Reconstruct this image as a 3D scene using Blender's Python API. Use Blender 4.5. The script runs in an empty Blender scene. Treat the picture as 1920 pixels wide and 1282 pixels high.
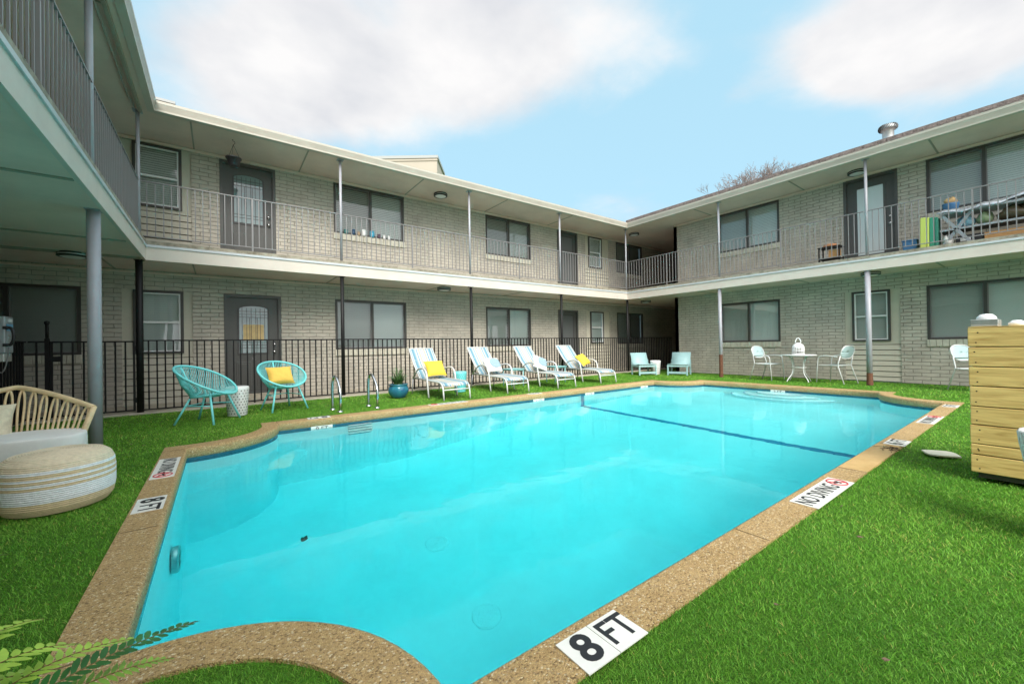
import bpy, bmesh, math, random
import numpy as np
from mathutils import Vector, Matrix
from mathutils.geometry import tessellate_polygon
random.seed(7); rng = np.random.default_rng(7)
PI = math.pi
sc = bpy.context.scene
COL = sc.collection

# ------------------------------------------------------------------ materials
MATS = {}
def newmat(name):
    m = bpy.data.materials.new(name); m.use_nodes = True
    nt = m.node_tree; nt.nodes.clear()
    out = nt.nodes.new('ShaderNodeOutputMaterial')
    MATS[name] = m
    return m, nt, out
def N(nt, typ, **kw):
    n = nt.nodes.new(typ)
    for k, v in kw.items():
        if hasattr(n, k) and k not in n.inputs: setattr(n, k, v)
        else: n.inputs[k].default_value = v
    return n
def c4(c): return (c[0], c[1], c[2], 1)
def pbr(name, col, rough=0.6, metal=0, var=0.0, vscale=8, bump=0.0, bscale=60, spec=0.5, dirt=None, coat=0):
    m, nt, out = newmat(name)
    p = N(nt, 'ShaderNodeBsdfPrincipled', Roughness=rough, Metallic=metal)
    p.inputs['Base Color'].default_value = c4(col)
    p.inputs['Specular IOR Level'].default_value = spec
    if coat: p.inputs['Coat Weight'].default_value = coat
    nt.links.new(p.outputs[0], out.inputs[0])
    tc = N(nt, 'ShaderNodeTexCoord')
    if var or dirt:
        nz = N(nt, 'ShaderNodeTexNoise', Scale=vscale, Detail=6.0, Roughness=0.65)
        nt.links.new(tc.outputs['Object'], nz.inputs['Vector'])
        r = N(nt, 'ShaderNodeValToRGB')
        d = dirt if dirt else tuple(max(0, x*(1-var)) for x in col)
        h = tuple(min(1, x*(1+var)) for x in col) if not dirt else col
        r.color_ramp.elements[0].position = 0.32; r.color_ramp.elements[0].color = c4(d)
        r.color_ramp.elements[1].position = 0.62; r.color_ramp.elements[1].color = c4(h)
        nt.links.new(nz.outputs['Fac'], r.inputs[0]); nt.links.new(r.outputs[0], p.inputs['Base Color'])
    if bump:
        nb = N(nt, 'ShaderNodeTexNoise', Scale=bscale, Detail=4.0)
        nt.links.new(tc.outputs['Object'], nb.inputs['Vector'])
        b = N(nt, 'ShaderNodeBump', Strength=bump, Distance=0.01)
        nt.links.new(nb.outputs['Fac'], b.inputs['Height']); nt.links.new(b.outputs[0], p.inputs['Normal'])
    return m

def brick_mat(name, axis):
    m, nt, out = newmat(name)
    p = N(nt, 'ShaderNodeBsdfPrincipled', Roughness=0.62)
    nt.links.new(p.outputs[0], out.inputs[0])
    tc = N(nt, 'ShaderNodeTexCoord'); sp = N(nt, 'ShaderNodeSeparateXYZ'); cb = N(nt, 'ShaderNodeCombineXYZ')
    nt.links.new(tc.outputs['Object'], sp.inputs[0])
    # a slightly wobbly bond: noise offsets the lookup, as hand-laid and over-painted brick does
    nw = N(nt, 'ShaderNodeTexNoise', Scale=6.5, Detail=4.0); nt.links.new(tc.outputs['Object'], nw.inputs['Vector'])
    mw = N(nt, 'ShaderNodeMath', operation='MULTIPLY_ADD'); mw.inputs[1].default_value = 0.034; mw.inputs[2].default_value = -0.017
    nt.links.new(nw.outputs['Fac'], mw.inputs[0])
    az = N(nt, 'ShaderNodeMath', operation='ADD'); nt.links.new(sp.outputs['Z'], az.inputs[0]); nt.links.new(mw.outputs[0], az.inputs[1])
    ax = N(nt, 'ShaderNodeMath', operation='ADD'); nt.links.new(sp.outputs[axis], ax.inputs[0]); nt.links.new(mw.outputs[0], ax.inputs[1])
    nt.links.new(ax.outputs[0], cb.inputs[0]); nt.links.new(az.outputs[0], cb.inputs[1])
    br = N(nt, 'ShaderNodeTexBrick', offset=0.5, squash=1.0)
    br.inputs['Scale'].default_value = 1.0; br.inputs['Brick Width'].default_value = 0.27; br.inputs['Row Height'].default_value = 0.078
    br.inputs['Mortar Size'].default_value = 0.0072; br.inputs['Mortar Smooth'].default_value = 0.55; br.inputs['Bias'].default_value = 0.0
    br.inputs['Color1'].default_value = c4((0.525, 0.48, 0.405)); br.inputs['Color2'].default_value = c4((0.48, 0.44, 0.372))
    br.inputs['Mortar'].default_value = c4((0.285, 0.27, 0.225))
    nt.links.new(cb.outputs[0], br.inputs['Vector'])
    nz = N(nt, 'ShaderNodeTexNoise', Scale=2.2, Detail=7.0, Roughness=0.7); nt.links.new(tc.outputs['Object'], nz.inputs['Vector'])
    mr = N(nt, 'ShaderNodeMapRange'); mr.inputs[1].default_value = 0.3; mr.inputs[2].default_value = 0.7; mr.inputs[3].default_value = 0.74; mr.inputs[4].default_value = 1.10
    nt.links.new(nz.outputs['Fac'], mr.inputs[0])
    mx = N(nt, 'ShaderNodeMix', data_type='RGBA', blend_type='MULTIPLY'); mx.inputs[0].default_value = 1
    nt.links.new(br.outputs['Color'], mx.inputs[6]); nt.links.new(mr.outputs[0], mx.inputs[7])
    nt.links.new(mx.outputs[2], p.inputs['Base Color'])
    nb = N(nt, 'ShaderNodeTexNoise', Scale=38.0, Detail=5.0); nt.links.new(tc.outputs['Object'], nb.inputs['Vector'])
    hs = N(nt, 'ShaderNodeMath', operation='MULTIPLY_ADD'); hs.inputs[1].default_value = -1.0
    nt.links.new(br.outputs['Fac'], hs.inputs[0])
    ns = N(nt, 'ShaderNodeMath', operation='MULTIPLY'); ns.inputs[1].default_value = 0.35; nt.links.new(nb.outputs['Fac'], ns.inputs[0])
    nt.links.new(ns.outputs[0], hs.inputs[2])
    b = N(nt, 'ShaderNodeBump', Strength=0.9, Distance=0.012); nt.links.new(hs.outputs[0], b.inputs['Height'])
    nt.links.new(b.outputs[0], p.inputs['Normal'])
    return m
brick_mat('brick_x', 'X'); brick_mat('brick_y', 'Y')
PAINT = (0.44, 0.415, 0.335)
pbr('brick_paint', (0.50, 0.475, 0.39), 0.62, var=0.12, vscale=12, bump=0.4, bscale=40)
pbr('siding', (0.50, 0.47, 0.38), 0.55, var=0.05, vscale=3)
pbr('groove', (0.09, 0.085, 0.07), 0.8)
pbr('soffit', (0.70, 0.555, 0.475), 0.6, var=0.09, vscale=1.2, bump=0.1, bscale=15)
pbr('batten', (0.31, 0.30, 0.235), 0.6)
pbr('fascia', (0.59, 0.535, 0.47), 0.5, var=0.05, vscale=3, bump=0.05, bscale=20)
pbr('gutter', (0.43, 0.395, 0.335), 0.45, var=0.09, vscale=2)
pbr('gutter_lip', (0.52, 0.48, 0.41), 0.45)
pbr('flashing', (0.50, 0.53, 0.55), 0.4, var=0.06, vscale=6)
pbr('deck_edge', (0.36, 0.325, 0.255), 0.85, var=0.2, vscale=9, bump=0.5, bscale=50, dirt=(0.17, 0.15, 0.11))
pbr('rail_paint', (0.21, 0.205, 0.205), 0.4)
pbr('post_grey', (0.34, 0.345, 0.375), 0.38, var=0.05, vscale=6)
pbr('black_iron', (0.008, 0.008, 0.008), 0.55, spec=.3)
pbr('rust', (0.13, 0.055, 0.03), 0.9, var=0.4, vscale=30, bump=0.5)
pbr('bronze', (0.05, 0.047, 0.042), 0.45)
pbr('white_vinyl', (0.72, 0.73, 0.72), 0.4)
pbr('door_grey', (0.078, 0.078, 0.073), 0.45, var=0.04)
pbr('door_dark', (0.06, 0.058, 0.058), 0.5)  # darker grey for frames, passage door, box core and shelf
pbr('chrome', (0.75, 0.76, 0.78), 0.14, 1)
pbr('blind', (0.44, 0.455, 0.43), 0.6)
pbr('blind_bright', (0.66, 0.69, 0.67), 0.6)
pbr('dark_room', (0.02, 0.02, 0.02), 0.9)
pbr('concrete', (0.42, 0.38, 0.30), 0.85, var=0.12, vscale=6, bump=0.3)
pbr('black_plastic', (0.02, 0.02, 0.022), 0.4)
pbr('white_paint', (0.80, 0.81, 0.80), 0.4)
pbr('white_metal', (0.62, 0.63, 0.62), 0.32)
pbr('mesh_aqua', (0.40, 0.55, 0.57), 0.5)
pbr('aqua', (0.20, 0.72, 0.73), 0.38)
pbr('aqua_stool', (0.17, 0.62, 0.64), 0.25, coat=0.4)
pbr('pale_blue', (0.30, 0.48, 0.49), 0.5, var=0.03)
pbr('side_blue', (0.25, 0.52, 0.54), 0.45)
pbr('yellow', (0.72, 0.53, 0.05), 0.85, var=0.06, vscale=9, bump=0.35, bscale=18)
pbr('gold', (0.82, 0.52, 0.10), 0.85, var=0.06, vscale=9, bump=0.35, bscale=18)
pbr('white_cloth', (0.78, 0.76, 0.72), 0.9, var=0.04, bump=0.3, bscale=10)
pbr('cream_cloth', (0.66, 0.58, 0.42), 0.9, var=0.15, vscale=25, bump=0.5, bscale=40)
pbr('grey_blue_cloth', (0.25, 0.36, 0.42), 0.9, var=0.08, vscale=20, bump=0.3, bscale=20)
pbr('rattan', (0.72, 0.55, 0.32), 0.5, var=0.12, vscale=14, bump=0.2, bscale=80)
pbr('soil', (0.03, 0.022, 0.015), 0.95, var=0.3, bump=0.6)
pbr('blue_glaze', (0.02, 0.11, 0.22), 0.12, var=0.35, vscale=5, coat=0.6, dirt=(0.03, 0.22, 0.27))
pbr('leaf', (0.055, 0.13, 0.035), 0.5, var=0.4, vscale=6)
pbr('leaf_dark', (0.025, 0.115, 0.02), 0.45, var=0.3, vscale=12)
pbr('leaf_lime', (0.33, 0.50, 0.06), 0.5, var=0.25, vscale=12)
pbr('leaf_mid', (0.22, 0.40, 0.05), 0.5, var=0.3, vscale=12)
pbr('stalk', (0.16, 0.10, 0.03), 0.7)
pbr('bark', (0.24, 0.19, 0.175), 0.9, var=0.3)
pbr('plaster', (0.80, 0.88, 0.89), 0.7, var=0.045, vscale=1.3)
pbr('tile_band', (0.015, 0.10, 0.15), 0.25, var=0.3, vscale=40)
pbr('tile_blue', (0.05, 0.24, 0.42), 0.3)
pbr('reflection_tan', (0.52, 0.38, 0.17), 0.5, var=.1, vscale=12)  # colour of the reflection painted on the lower door glass
pbr('joint', (0.17, 0.11, 0.05), 0.9)
pbr('drain', (0.80, 0.88, 0.89), 0.5)
pbr('dark_spot', (0.03, 0.06, 0.05), 0.8)
pbr('marker_white', (0.78, 0.77, 0.71), 0.35, var=0.04, vscale=15)
pbr('marker_black', (0.014, 0.014, 0.015), 0.5)
pbr('marker_red', (0.55, 0.05, 0.06), 0.5)
pbr('steel', (0.62, 0.64, 0.66), 0.2, 1)
pbr('galv', (0.52, 0.53, 0.52), 0.35, 0.7, var=0.1, vscale=30)
pbr('phone_grey', (0.34, 0.36, 0.38), 0.35, 0.3, var=0.05)
pbr('phone_blue', (0.12, 0.35, 0.55), 0.4)
pbr('stucco', (0.44, 0.39, 0.315), 0.8, var=0.04, vscale=0.6)
pbr('stucco_trim', (0.36, 0.37, 0.355), 0.6)
pbr('shingle', (0.19, 0.155, 0.14), 0.9, var=0.4, vscale=16, bump=0.8, bscale=40)
pbr('terracotta', (0.45, 0.20, 0.09), 0.8, var=0.1)
pbr('cardboard', (0.45, 0.25, 0.10), 0.85, var=0.08)
pbr('foam_lime', (0.62, 0.72, 0.16), 0.8)
pbr('foam_green', (0.05, 0.32, 0.20), 0.8)
pbr('foam_teal', (0.04, 0.24, 0.17), 0.8)
pbr('bin_blue', (0.05, 0.16, 0.32), 0.5)
pbr('table_grey', (0.34, 0.37, 0.40), 0.5)
pbr('tarp', (0.62, 0.64, 0.68), 0.18, 0.55, bump=1.0, bscale=9)
pbr('bag_brown', (0.12, 0.09, 0.05), 0.25, bump=1.0, bscale=14)
pbr('bag_blue', (0.30, 0.55, 0.70), 0.3, bump=1.0, bscale=14)
pbr('bag_green', (0.33, 0.42, 0.24), 0.25, bump=1.0, bscale=14)
pbr('tan_leaf', (0.50, 0.33, 0.15), 0.7, bump=0.4)
pbr('mat_brown', (0.14, 0.095, 0.06), 0.95, var=0.3, bump=0.8)
pbr('cup_teal', (0.06, 0.20, 0.19), 0.4); pbr('cup_navy', (0.02, 0.07, 0.14), 0.4); pbr('cup_tan', (0.40, 0.30, 0.20), 0.6)
pbr('cup_blue', (0.06, 0.34, 0.50), 0.35); pbr('cup_plum', (0.09, 0.06, 0.09), 0.5)
pbr('vent_grille', (0.16, 0.085, 0.05), 0.7, var=0.2, vscale=20)
pbr('sail_cream', (0.70, 0.66, 0.52), 0.6, var=0.06, vscale=12)
pbr('twig', (0.09, 0.06, 0.035), 0.9)

def wood_mat():
    m, nt, out = newmat('pine')
    p = N(nt, 'ShaderNodeBsdfPrincipled', Roughness=0.62); nt.links.new(p.outputs[0], out.inputs[0])
    tc = N(nt, 'ShaderNodeTexCoord'); mp = N(nt, 'ShaderNodeMapping'); mp.inputs['Scale'].default_value = (3, 2.2, 26)
    nt.links.new(tc.outputs['Object'], mp.inputs[0])
    oi = N(nt, 'ShaderNodeObjectInfo')
    av = N(nt, 'ShaderNodeVectorMath', operation='ADD'); nt.links.new(mp.outputs[0], av.inputs[0]); nt.links.new(oi.outputs['Random'], av.inputs[1])
    nz = N(nt, 'ShaderNodeTexNoise', Scale=1.6, Detail=7.0, Roughness=0.6, Distortion=0.6); nt.links.new(av.outputs[0], nz.inputs['Vector'])
    r = N(nt, 'ShaderNodeValToRGB'); e = r.color_ramp.elements
    e[0].position = 0.28; e[0].color = c4((0.46, 0.29, 0.085)); e[1].position = 0.6; e[1].color = c4((0.76, 0.55, 0.20))
    nt.links.new(nz.outputs['Fac'], r.inputs[0])
    vo = N(nt, 'ShaderNodeTexVoronoi', Scale=3.1); m2 = N(nt, 'ShaderNodeMapping'); m2.inputs['Scale'].default_value = (1.5, 1.5, 3.0)
    nt.links.new(tc.outputs['Object'], m2.inputs[0]); nt.links.new(m2.outputs[0], vo.inputs['Vector'])
    kr = N(nt, 'ShaderNodeMapRange'); kr.inputs[1].default_value = 0.05; kr.inputs[2].default_value = 0.16; kr.inputs[3].default_value = 0.75; kr.inputs[4].default_value = 0
    nt.links.new(vo.outputs['Distance'], kr.inputs[0])
    mx = N(nt, 'ShaderNodeMix', data_type='RGBA'); mx.inputs[7].default_value = c4((0.16, 0.085, 0.03))
    nt.links.new(kr.outputs[0], mx.inputs[0]); nt.links.new(r.outputs[0], mx.inputs[6]); nt.links.new(mx.outputs[2], p.inputs['Base Color'])
    b = N(nt, 'ShaderNodeBump', Strength=0.25, Distance=0.006); nt.links.new(nz.outputs['Fac'], b.inputs['Height']); nt.links.new(b.outputs[0], p.inputs['Normal'])
wood_mat()

def aggregate(name, smooth=False):
    m, nt, out = newmat(name)
    p = N(nt, 'ShaderNodeBsdfPrincipled', Roughness=0.8); nt.links.new(p.outputs[0], out.inputs[0])
    tc = N(nt, 'ShaderNodeTexCoord')
    vo = N(nt, 'ShaderNodeTexVoronoi', Scale=165.0); nt.links.new(tc.outputs['Object'], vo.inputs['Vector'])
    sp = N(nt, 'ShaderNodeSeparateColor'); nt.links.new(vo.outputs['Color'], sp.inputs[0])
    r = N(nt, 'ShaderNodeValToRGB'); r.color_ramp.interpolation = 'CONSTANT'; e = r.color_ramp.elements
    cols = [(0, (0.10, 0.055, 0.022)), (0.11, (0.32, 0.205, 0.085)), (0.35, (0.43, 0.285, 0.12)), (0.65, (0.53, 0.37, 0.165)), (0.86, (0.36, 0.255, 0.14)), (0.94, (0.74, 0.64, 0.44))]
    e[0].position, e[0].color = 0, c4(cols[0][1]); e[1].position, e[1].color = cols[1][0], c4(cols[1][1])
    for q, cc in cols[2:]:
        x = e.new(q); x.color = c4(cc)
    nt.links.new(sp.outputs[0], r.inputs[0])
    nz = N(nt, 'ShaderNodeTexNoise', Scale=3.0, Detail=6.0, Roughness=0.65); nt.links.new(tc.outputs['Object'], nz.inputs['Vector'])
    r2 = N(nt, 'ShaderNodeValToRGB'); r2.color_ramp.elements[0].position = 0.3; r2.color_ramp.elements[0].color = c4((0.42, 0.265, 0.09)); r2.color_ramp.elements[1].position = 0.7; r2.color_ramp.elements[1].color = c4((0.62, 0.42, 0.19))
    nt.links.new(nz.outputs['Fac'], r2.inputs[0])
    mx = N(nt, 'ShaderNodeMix', data_type='RGBA'); mx.inputs[0].default_value = 0.93 if smooth else 0.3
    nt.links.new(r.outputs[0], mx.inputs[6]); nt.links.new(r2.outputs[0], mx.inputs[7])
    nt.links.new(mx.outputs[2], p.inputs['Base Color'])
    b = N(nt, 'ShaderNodeBump', Strength=0.15 if smooth else 0.8, Distance=0.006); b.invert = True
    nt.links.new(vo.outputs['Distance'], b.inputs['Height']); nt.links.new(b.outputs[0], p.inputs['Normal'])
aggregate('aggregate'); aggregate('smooth_patch', True)

def lawn_mat():
    m, nt, out = newmat('lawn')
    p = N(nt, 'ShaderNodeBsdfPrincipled', Roughness=0.75); nt.links.new(p.outputs[0], out.inputs[0])
    p.inputs['Specular IOR Level'].default_value = 0.2
    tc = N(nt, 'ShaderNodeTexCoord')
    n1 = N(nt, 'ShaderNodeTexNoise', Scale=180.0, Detail=3.0); nt.links.new(tc.outputs['Object'], n1.inputs['Vector'])
    r = N(nt, 'ShaderNodeValToRGB'); e = r.color_ramp.elements
    e[0].position = 0.3; e[0].color = c4((0.04, 0.12, 0.010)); e[1].position = 0.7; e[1].color = c4((0.12, 0.28, 0.025))
    nt.links.new(n1.outputs['Fac'], r.inputs[0]); nt.links.new(r.outputs[0], p.inputs['Base Color'])
    b = N(nt, 'ShaderNodeBump', Strength=1.0, Distance=0.02); nt.links.new(n1.outputs['Fac'], b.inputs['Height']); nt.links.new(b.outputs[0], p.inputs['Normal'])
    # blades: colour differs from blade to blade and in broad patches
    m, nt, out = newmat('blade')
    p = N(nt, 'ShaderNodeBsdfPrincipled', Roughness=0.5); p.inputs['Specular IOR Level'].default_value = 0.25
    tr = N(nt, 'ShaderNodeBsdfTranslucent'); ms = N(nt, 'ShaderNodeMixShader'); ms.inputs[0].default_value = 0.25
    nt.links.new(p.outputs[0], ms.inputs[1]); nt.links.new(tr.outputs[0], ms.inputs[2]); nt.links.new(ms.outputs[0], out.inputs[0])
    at = N(nt, 'ShaderNodeAttribute', attribute_name='tint')
    r = N(nt, 'ShaderNodeValToRGB'); e = r.color_ramp.elements
    e[0].position = 0.0; e[0].color = c4((0.06, 0.22, 0.020)); e[1].position = 0.5; e[1].color = c4((0.175, 0.45, 0.042))
    x = e.new(0.9); x.color = c4((0.36, 0.62, 0.10)); x = e.new(0.975); x.color = c4((0.50, 0.50, 0.12))
    nt.links.new(at.outputs['Fac'], r.inputs[0]); nt.links.new(r.outputs[0], p.inputs['Base Color']); nt.links.new(r.outputs[0], tr.inputs[0])
lawn_mat()

def water_mat():
    m, nt, out = newmat('water')
    rf = N(nt, 'ShaderNodeBsdfRefraction', Roughness=0.0, IOR=1.33); gl = N(nt, 'ShaderNodeBsdfGlossy', Roughness=0.0)
    rf.inputs[0].default_value = (1, 1, 1, 1); gl.inputs[0].default_value = (1, 1, 1, 1)
    fr = N(nt, 'ShaderNodeFresnel', IOR=1.33); ge = N(nt, 'ShaderNodeNewGeometry'); mm = N(nt, 'ShaderNodeMapRange'); mm.inputs[3].default_value = .48; mm.inputs[4].default_value = 1.0
    nt.links.new(ge.outputs['Backfacing'], mm.inputs[0]); mu = N(nt, 'ShaderNodeMath', operation='MULTIPLY'); nt.links.new(fr.outputs[0], mu.inputs[0]); nt.links.new(mm.outputs[0], mu.inputs[1])
    ms = N(nt, 'ShaderNodeMixShader'); nt.links.new(mu.outputs[0], ms.inputs[0]); nt.links.new(rf.outputs[0], ms.inputs[1]); nt.links.new(gl.outputs[0], ms.inputs[2]); nt.links.new(ms.outputs[0], out.inputs[0])
    tc = N(nt, 'ShaderNodeTexCoord'); nz = N(nt, 'ShaderNodeTexNoise', Scale=2.6, Detail=3.0)
    nt.links.new(tc.outputs['Object'], nz.inputs['Vector'])
    b = N(nt, 'ShaderNodeBump', Strength=0.16, Distance=0.03); nt.links.new(nz.outputs['Fac'], b.inputs['Height'])
    for q in (rf, gl, fr): nt.links.new(b.outputs[0], q.inputs['Normal'])
    va = N(nt, 'ShaderNodeVolumeAbsorption', Density=0.48); va.inputs['Color'].default_value = (0.06, 0.97, 0.985, 1)
    nt.links.new(va.outputs[0], out.inputs['Volume'])
water_mat()

def glass_mat(name, refl=1.0, tint=(0.9, 0.95, 0.93)):
    m, nt, out = newmat(name)
    t = N(nt, 'ShaderNodeBsdfTransparent'); t.inputs[0].default_value = c4(tint)
    g = N(nt, 'ShaderNodeBsdfGlossy', Roughness=0.01); g.inputs[0].default_value = (1, 1, 1, 1)
    f = N(nt, 'ShaderNodeFresnel', IOR=1.7); ms = N(nt, 'ShaderNodeMixShader')
    tc = N(nt, 'ShaderNodeTexCoord'); nz = N(nt, 'ShaderNodeTexNoise', Scale=1.3); nt.links.new(tc.outputs['Object'], nz.inputs['Vector'])
    b = N(nt, 'ShaderNodeBump', Strength=0.06, Distance=0.05); nt.links.new(nz.outputs['Fac'], b.inputs['Height']); nt.links.new(b.outputs[0], g.inputs['Normal'])
    nt.links.new(f.outputs[0], ms.inputs[0]); nt.links.new(t.outputs[0], ms.inputs[1]); nt.links.new(g.outputs[0], ms.inputs[2]); nt.links.new(ms.outputs[0], out.inputs[0])
glass_mat('glass')

def stripe_mat():
    m, nt, out = newmat('stripes')
    p = N(nt, 'ShaderNodeBsdfPrincipled', Roughness=0.8); nt.links.new(p.outputs[0], out.inputs[0])
    tc = N(nt, 'ShaderNodeTexCoord'); sp = N(nt, 'ShaderNodeSeparateXYZ'); nt.links.new(tc.outputs['Object'], sp.inputs[0])
    mr = N(nt, 'ShaderNodeMapRange'); mr.inputs[1].default_value = -0.27; mr.inputs[2].default_value = 0.27; nt.links.new(sp.outputs['X'], mr.inputs[0])
    r = N(nt, 'ShaderNodeValToRGB'); r.color_ramp.interpolation = 'CONSTANT'; e = r.color_ramp.elements
    W = (0.50, 0.515, 0.505); Bl = (0.12, 0.26, 0.34); Lb = (0.23, 0.36, 0.41); Cr = (0.47, 0.41, 0.28); G = (0.23, 0.28, 0.31)
    seq = [(0, Lb), (.05, W), (.08, Bl), (.17, Lb), (.22, W), (.27, Bl), (.31, W), (.36, Cr), (.42, W), (.45, G), (.48, W), (.52, Lb), (.55, W), (.58, Cr), (.64, W), (.68, Bl), (.73, W), (.77, Lb), (.82, Bl), (.90, W), (.94, Lb)]
    e[0].color = c4(seq[0][1]); e[1].position = seq[1][0]; e[1].color = c4(seq[1][1])
    for q, cc in seq[2:]:
        x = e.new(q); x.color = c4(cc)
    nt.links.new(mr.outputs[0], r.inputs[0]); nt.links.new(r.outputs[0], p.inputs['Base Color'])
stripe_mat()

def pouf_mat():
    m, nt, out = newmat('pouf_rope')
    p = N(nt, 'ShaderNodeBsdfPrincipled', Roughness=0.9); nt.links.new(p.outputs[0], out.inputs[0])
    tc = N(nt, 'ShaderNodeTexCoord'); sp = N(nt, 'ShaderNodeSeparateXYZ'); nt.links.new(tc.outputs['Object'], sp.inputs[0])
    r = N(nt, 'ShaderNodeValToRGB'); r.color_ramp.interpolation = 'CONSTANT'; e = r.color_ramp.elements
    T = (0.68, 0.53, 0.32); T2 = (0.74, 0.62, 0.44); W = (0.80, 0.81, 0.81)
    seq = [(0, T), (.24, W), (.47, T), (.52, W), (.565, T), (.62, W), (.66, T), (.72, W), (.77, T2)]
    e[0].color = c4(T); e[1].position = .24; e[1].color = c4(W)
    for q, cc in seq[2:]:
        x = e.new(q); x.color = c4(cc)
    mr = N(nt, 'ShaderNodeMapRange'); mr.inputs[2].default_value = 0.36; nt.links.new(sp.outputs['Z'], mr.inputs[0])
    nt.links.new(mr.outputs[0], r.inputs[0])
    nz = N(nt, 'ShaderNodeTexNoise', Scale=45.0, Detail=4.0); nt.links.new(tc.outputs['Object'], nz.inputs['Vector'])
    m2 = N(nt, 'ShaderNodeMapRange'); m2.inputs[3].default_value = 0.72; m2.inputs[4].default_value = 1.15; nt.links.new(nz.outputs['Fac'], m2.inputs[0])
    mx = N(nt, 'ShaderNodeMix', data_type='RGBA', blend_type='MULTIPLY'); mx.inputs[0].default_value = 1
    nt.links.new(r.outputs[0], mx.inputs[6]); nt.links.new(m2.outputs[0], mx.inputs[7]); nt.links.new(mx.outputs[2], p.inputs['Base Color'])
    b = N(nt, 'ShaderNodeBump', Strength=0.6, Distance=0.005); nt.links.new(nz.outputs['Fac'], b.inputs['Height']); nt.links.new(b.outputs[0], p.inputs['Normal'])
pouf_mat()

def vase_mat():
    m, nt, out = newmat('vase_white')
    p = N(nt, 'ShaderNodeBsdfPrincipled', Roughness=0.8); nt.links.new(p.outputs[0], out.inputs[0])
    tc = N(nt, 'ShaderNodeTexCoord'); mp = N(nt, 'ShaderNodeMapping'); mp.inputs['Scale'].default_value = (42, 42, 7); nt.links.new(tc.outputs['Object'], mp.inputs[0])
    nz = N(nt, 'ShaderNodeTexNoise', Scale=1.0, Detail=5.0, Roughness=0.7); nt.links.new(mp.outputs[0], nz.inputs['Vector'])
    r = N(nt, 'ShaderNodeValToRGB'); r.color_ramp.elements[0].position = 0.36; r.color_ramp.elements[0].color = c4((0.22, 0.20, 0.16)); r.color_ramp.elements[1].position = 0.5; r.color_ramp.elements[1].color = c4((0.78, 0.77, 0.73))
    nt.links.new(nz.outputs['Fac'], r.inputs[0]); nt.links.new(r.outputs[0], p.inputs['Base Color'])
    b = N(nt, 'ShaderNodeBump', Strength=0.8, Distance=0.01); nt.links.new(nz.outputs['Fac'], b.inputs['Height']); nt.links.new(b.outputs[0], p.inputs['Normal'])
vase_mat()

def perforated(name, col):
    m, nt, out = newmat(name)
    p = N(nt, 'ShaderNodeBsdfPrincipled', Roughness=0.3); nt.links.new(p.outputs[0], out.inputs[0]); p.inputs['Base Color'].default_value = c4(col)
perforated('ceramic_white', (0.80, 0.80, 0.78)); perforated('ceramic_aqua', (0.16, 0.60, 0.62))
pbr('ceramic_hole', (0.06, 0.06, 0.06), 0.8); pbr('ceramic_hole_aqua', (0.02, 0.16, 0.18), 0.7)

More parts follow.
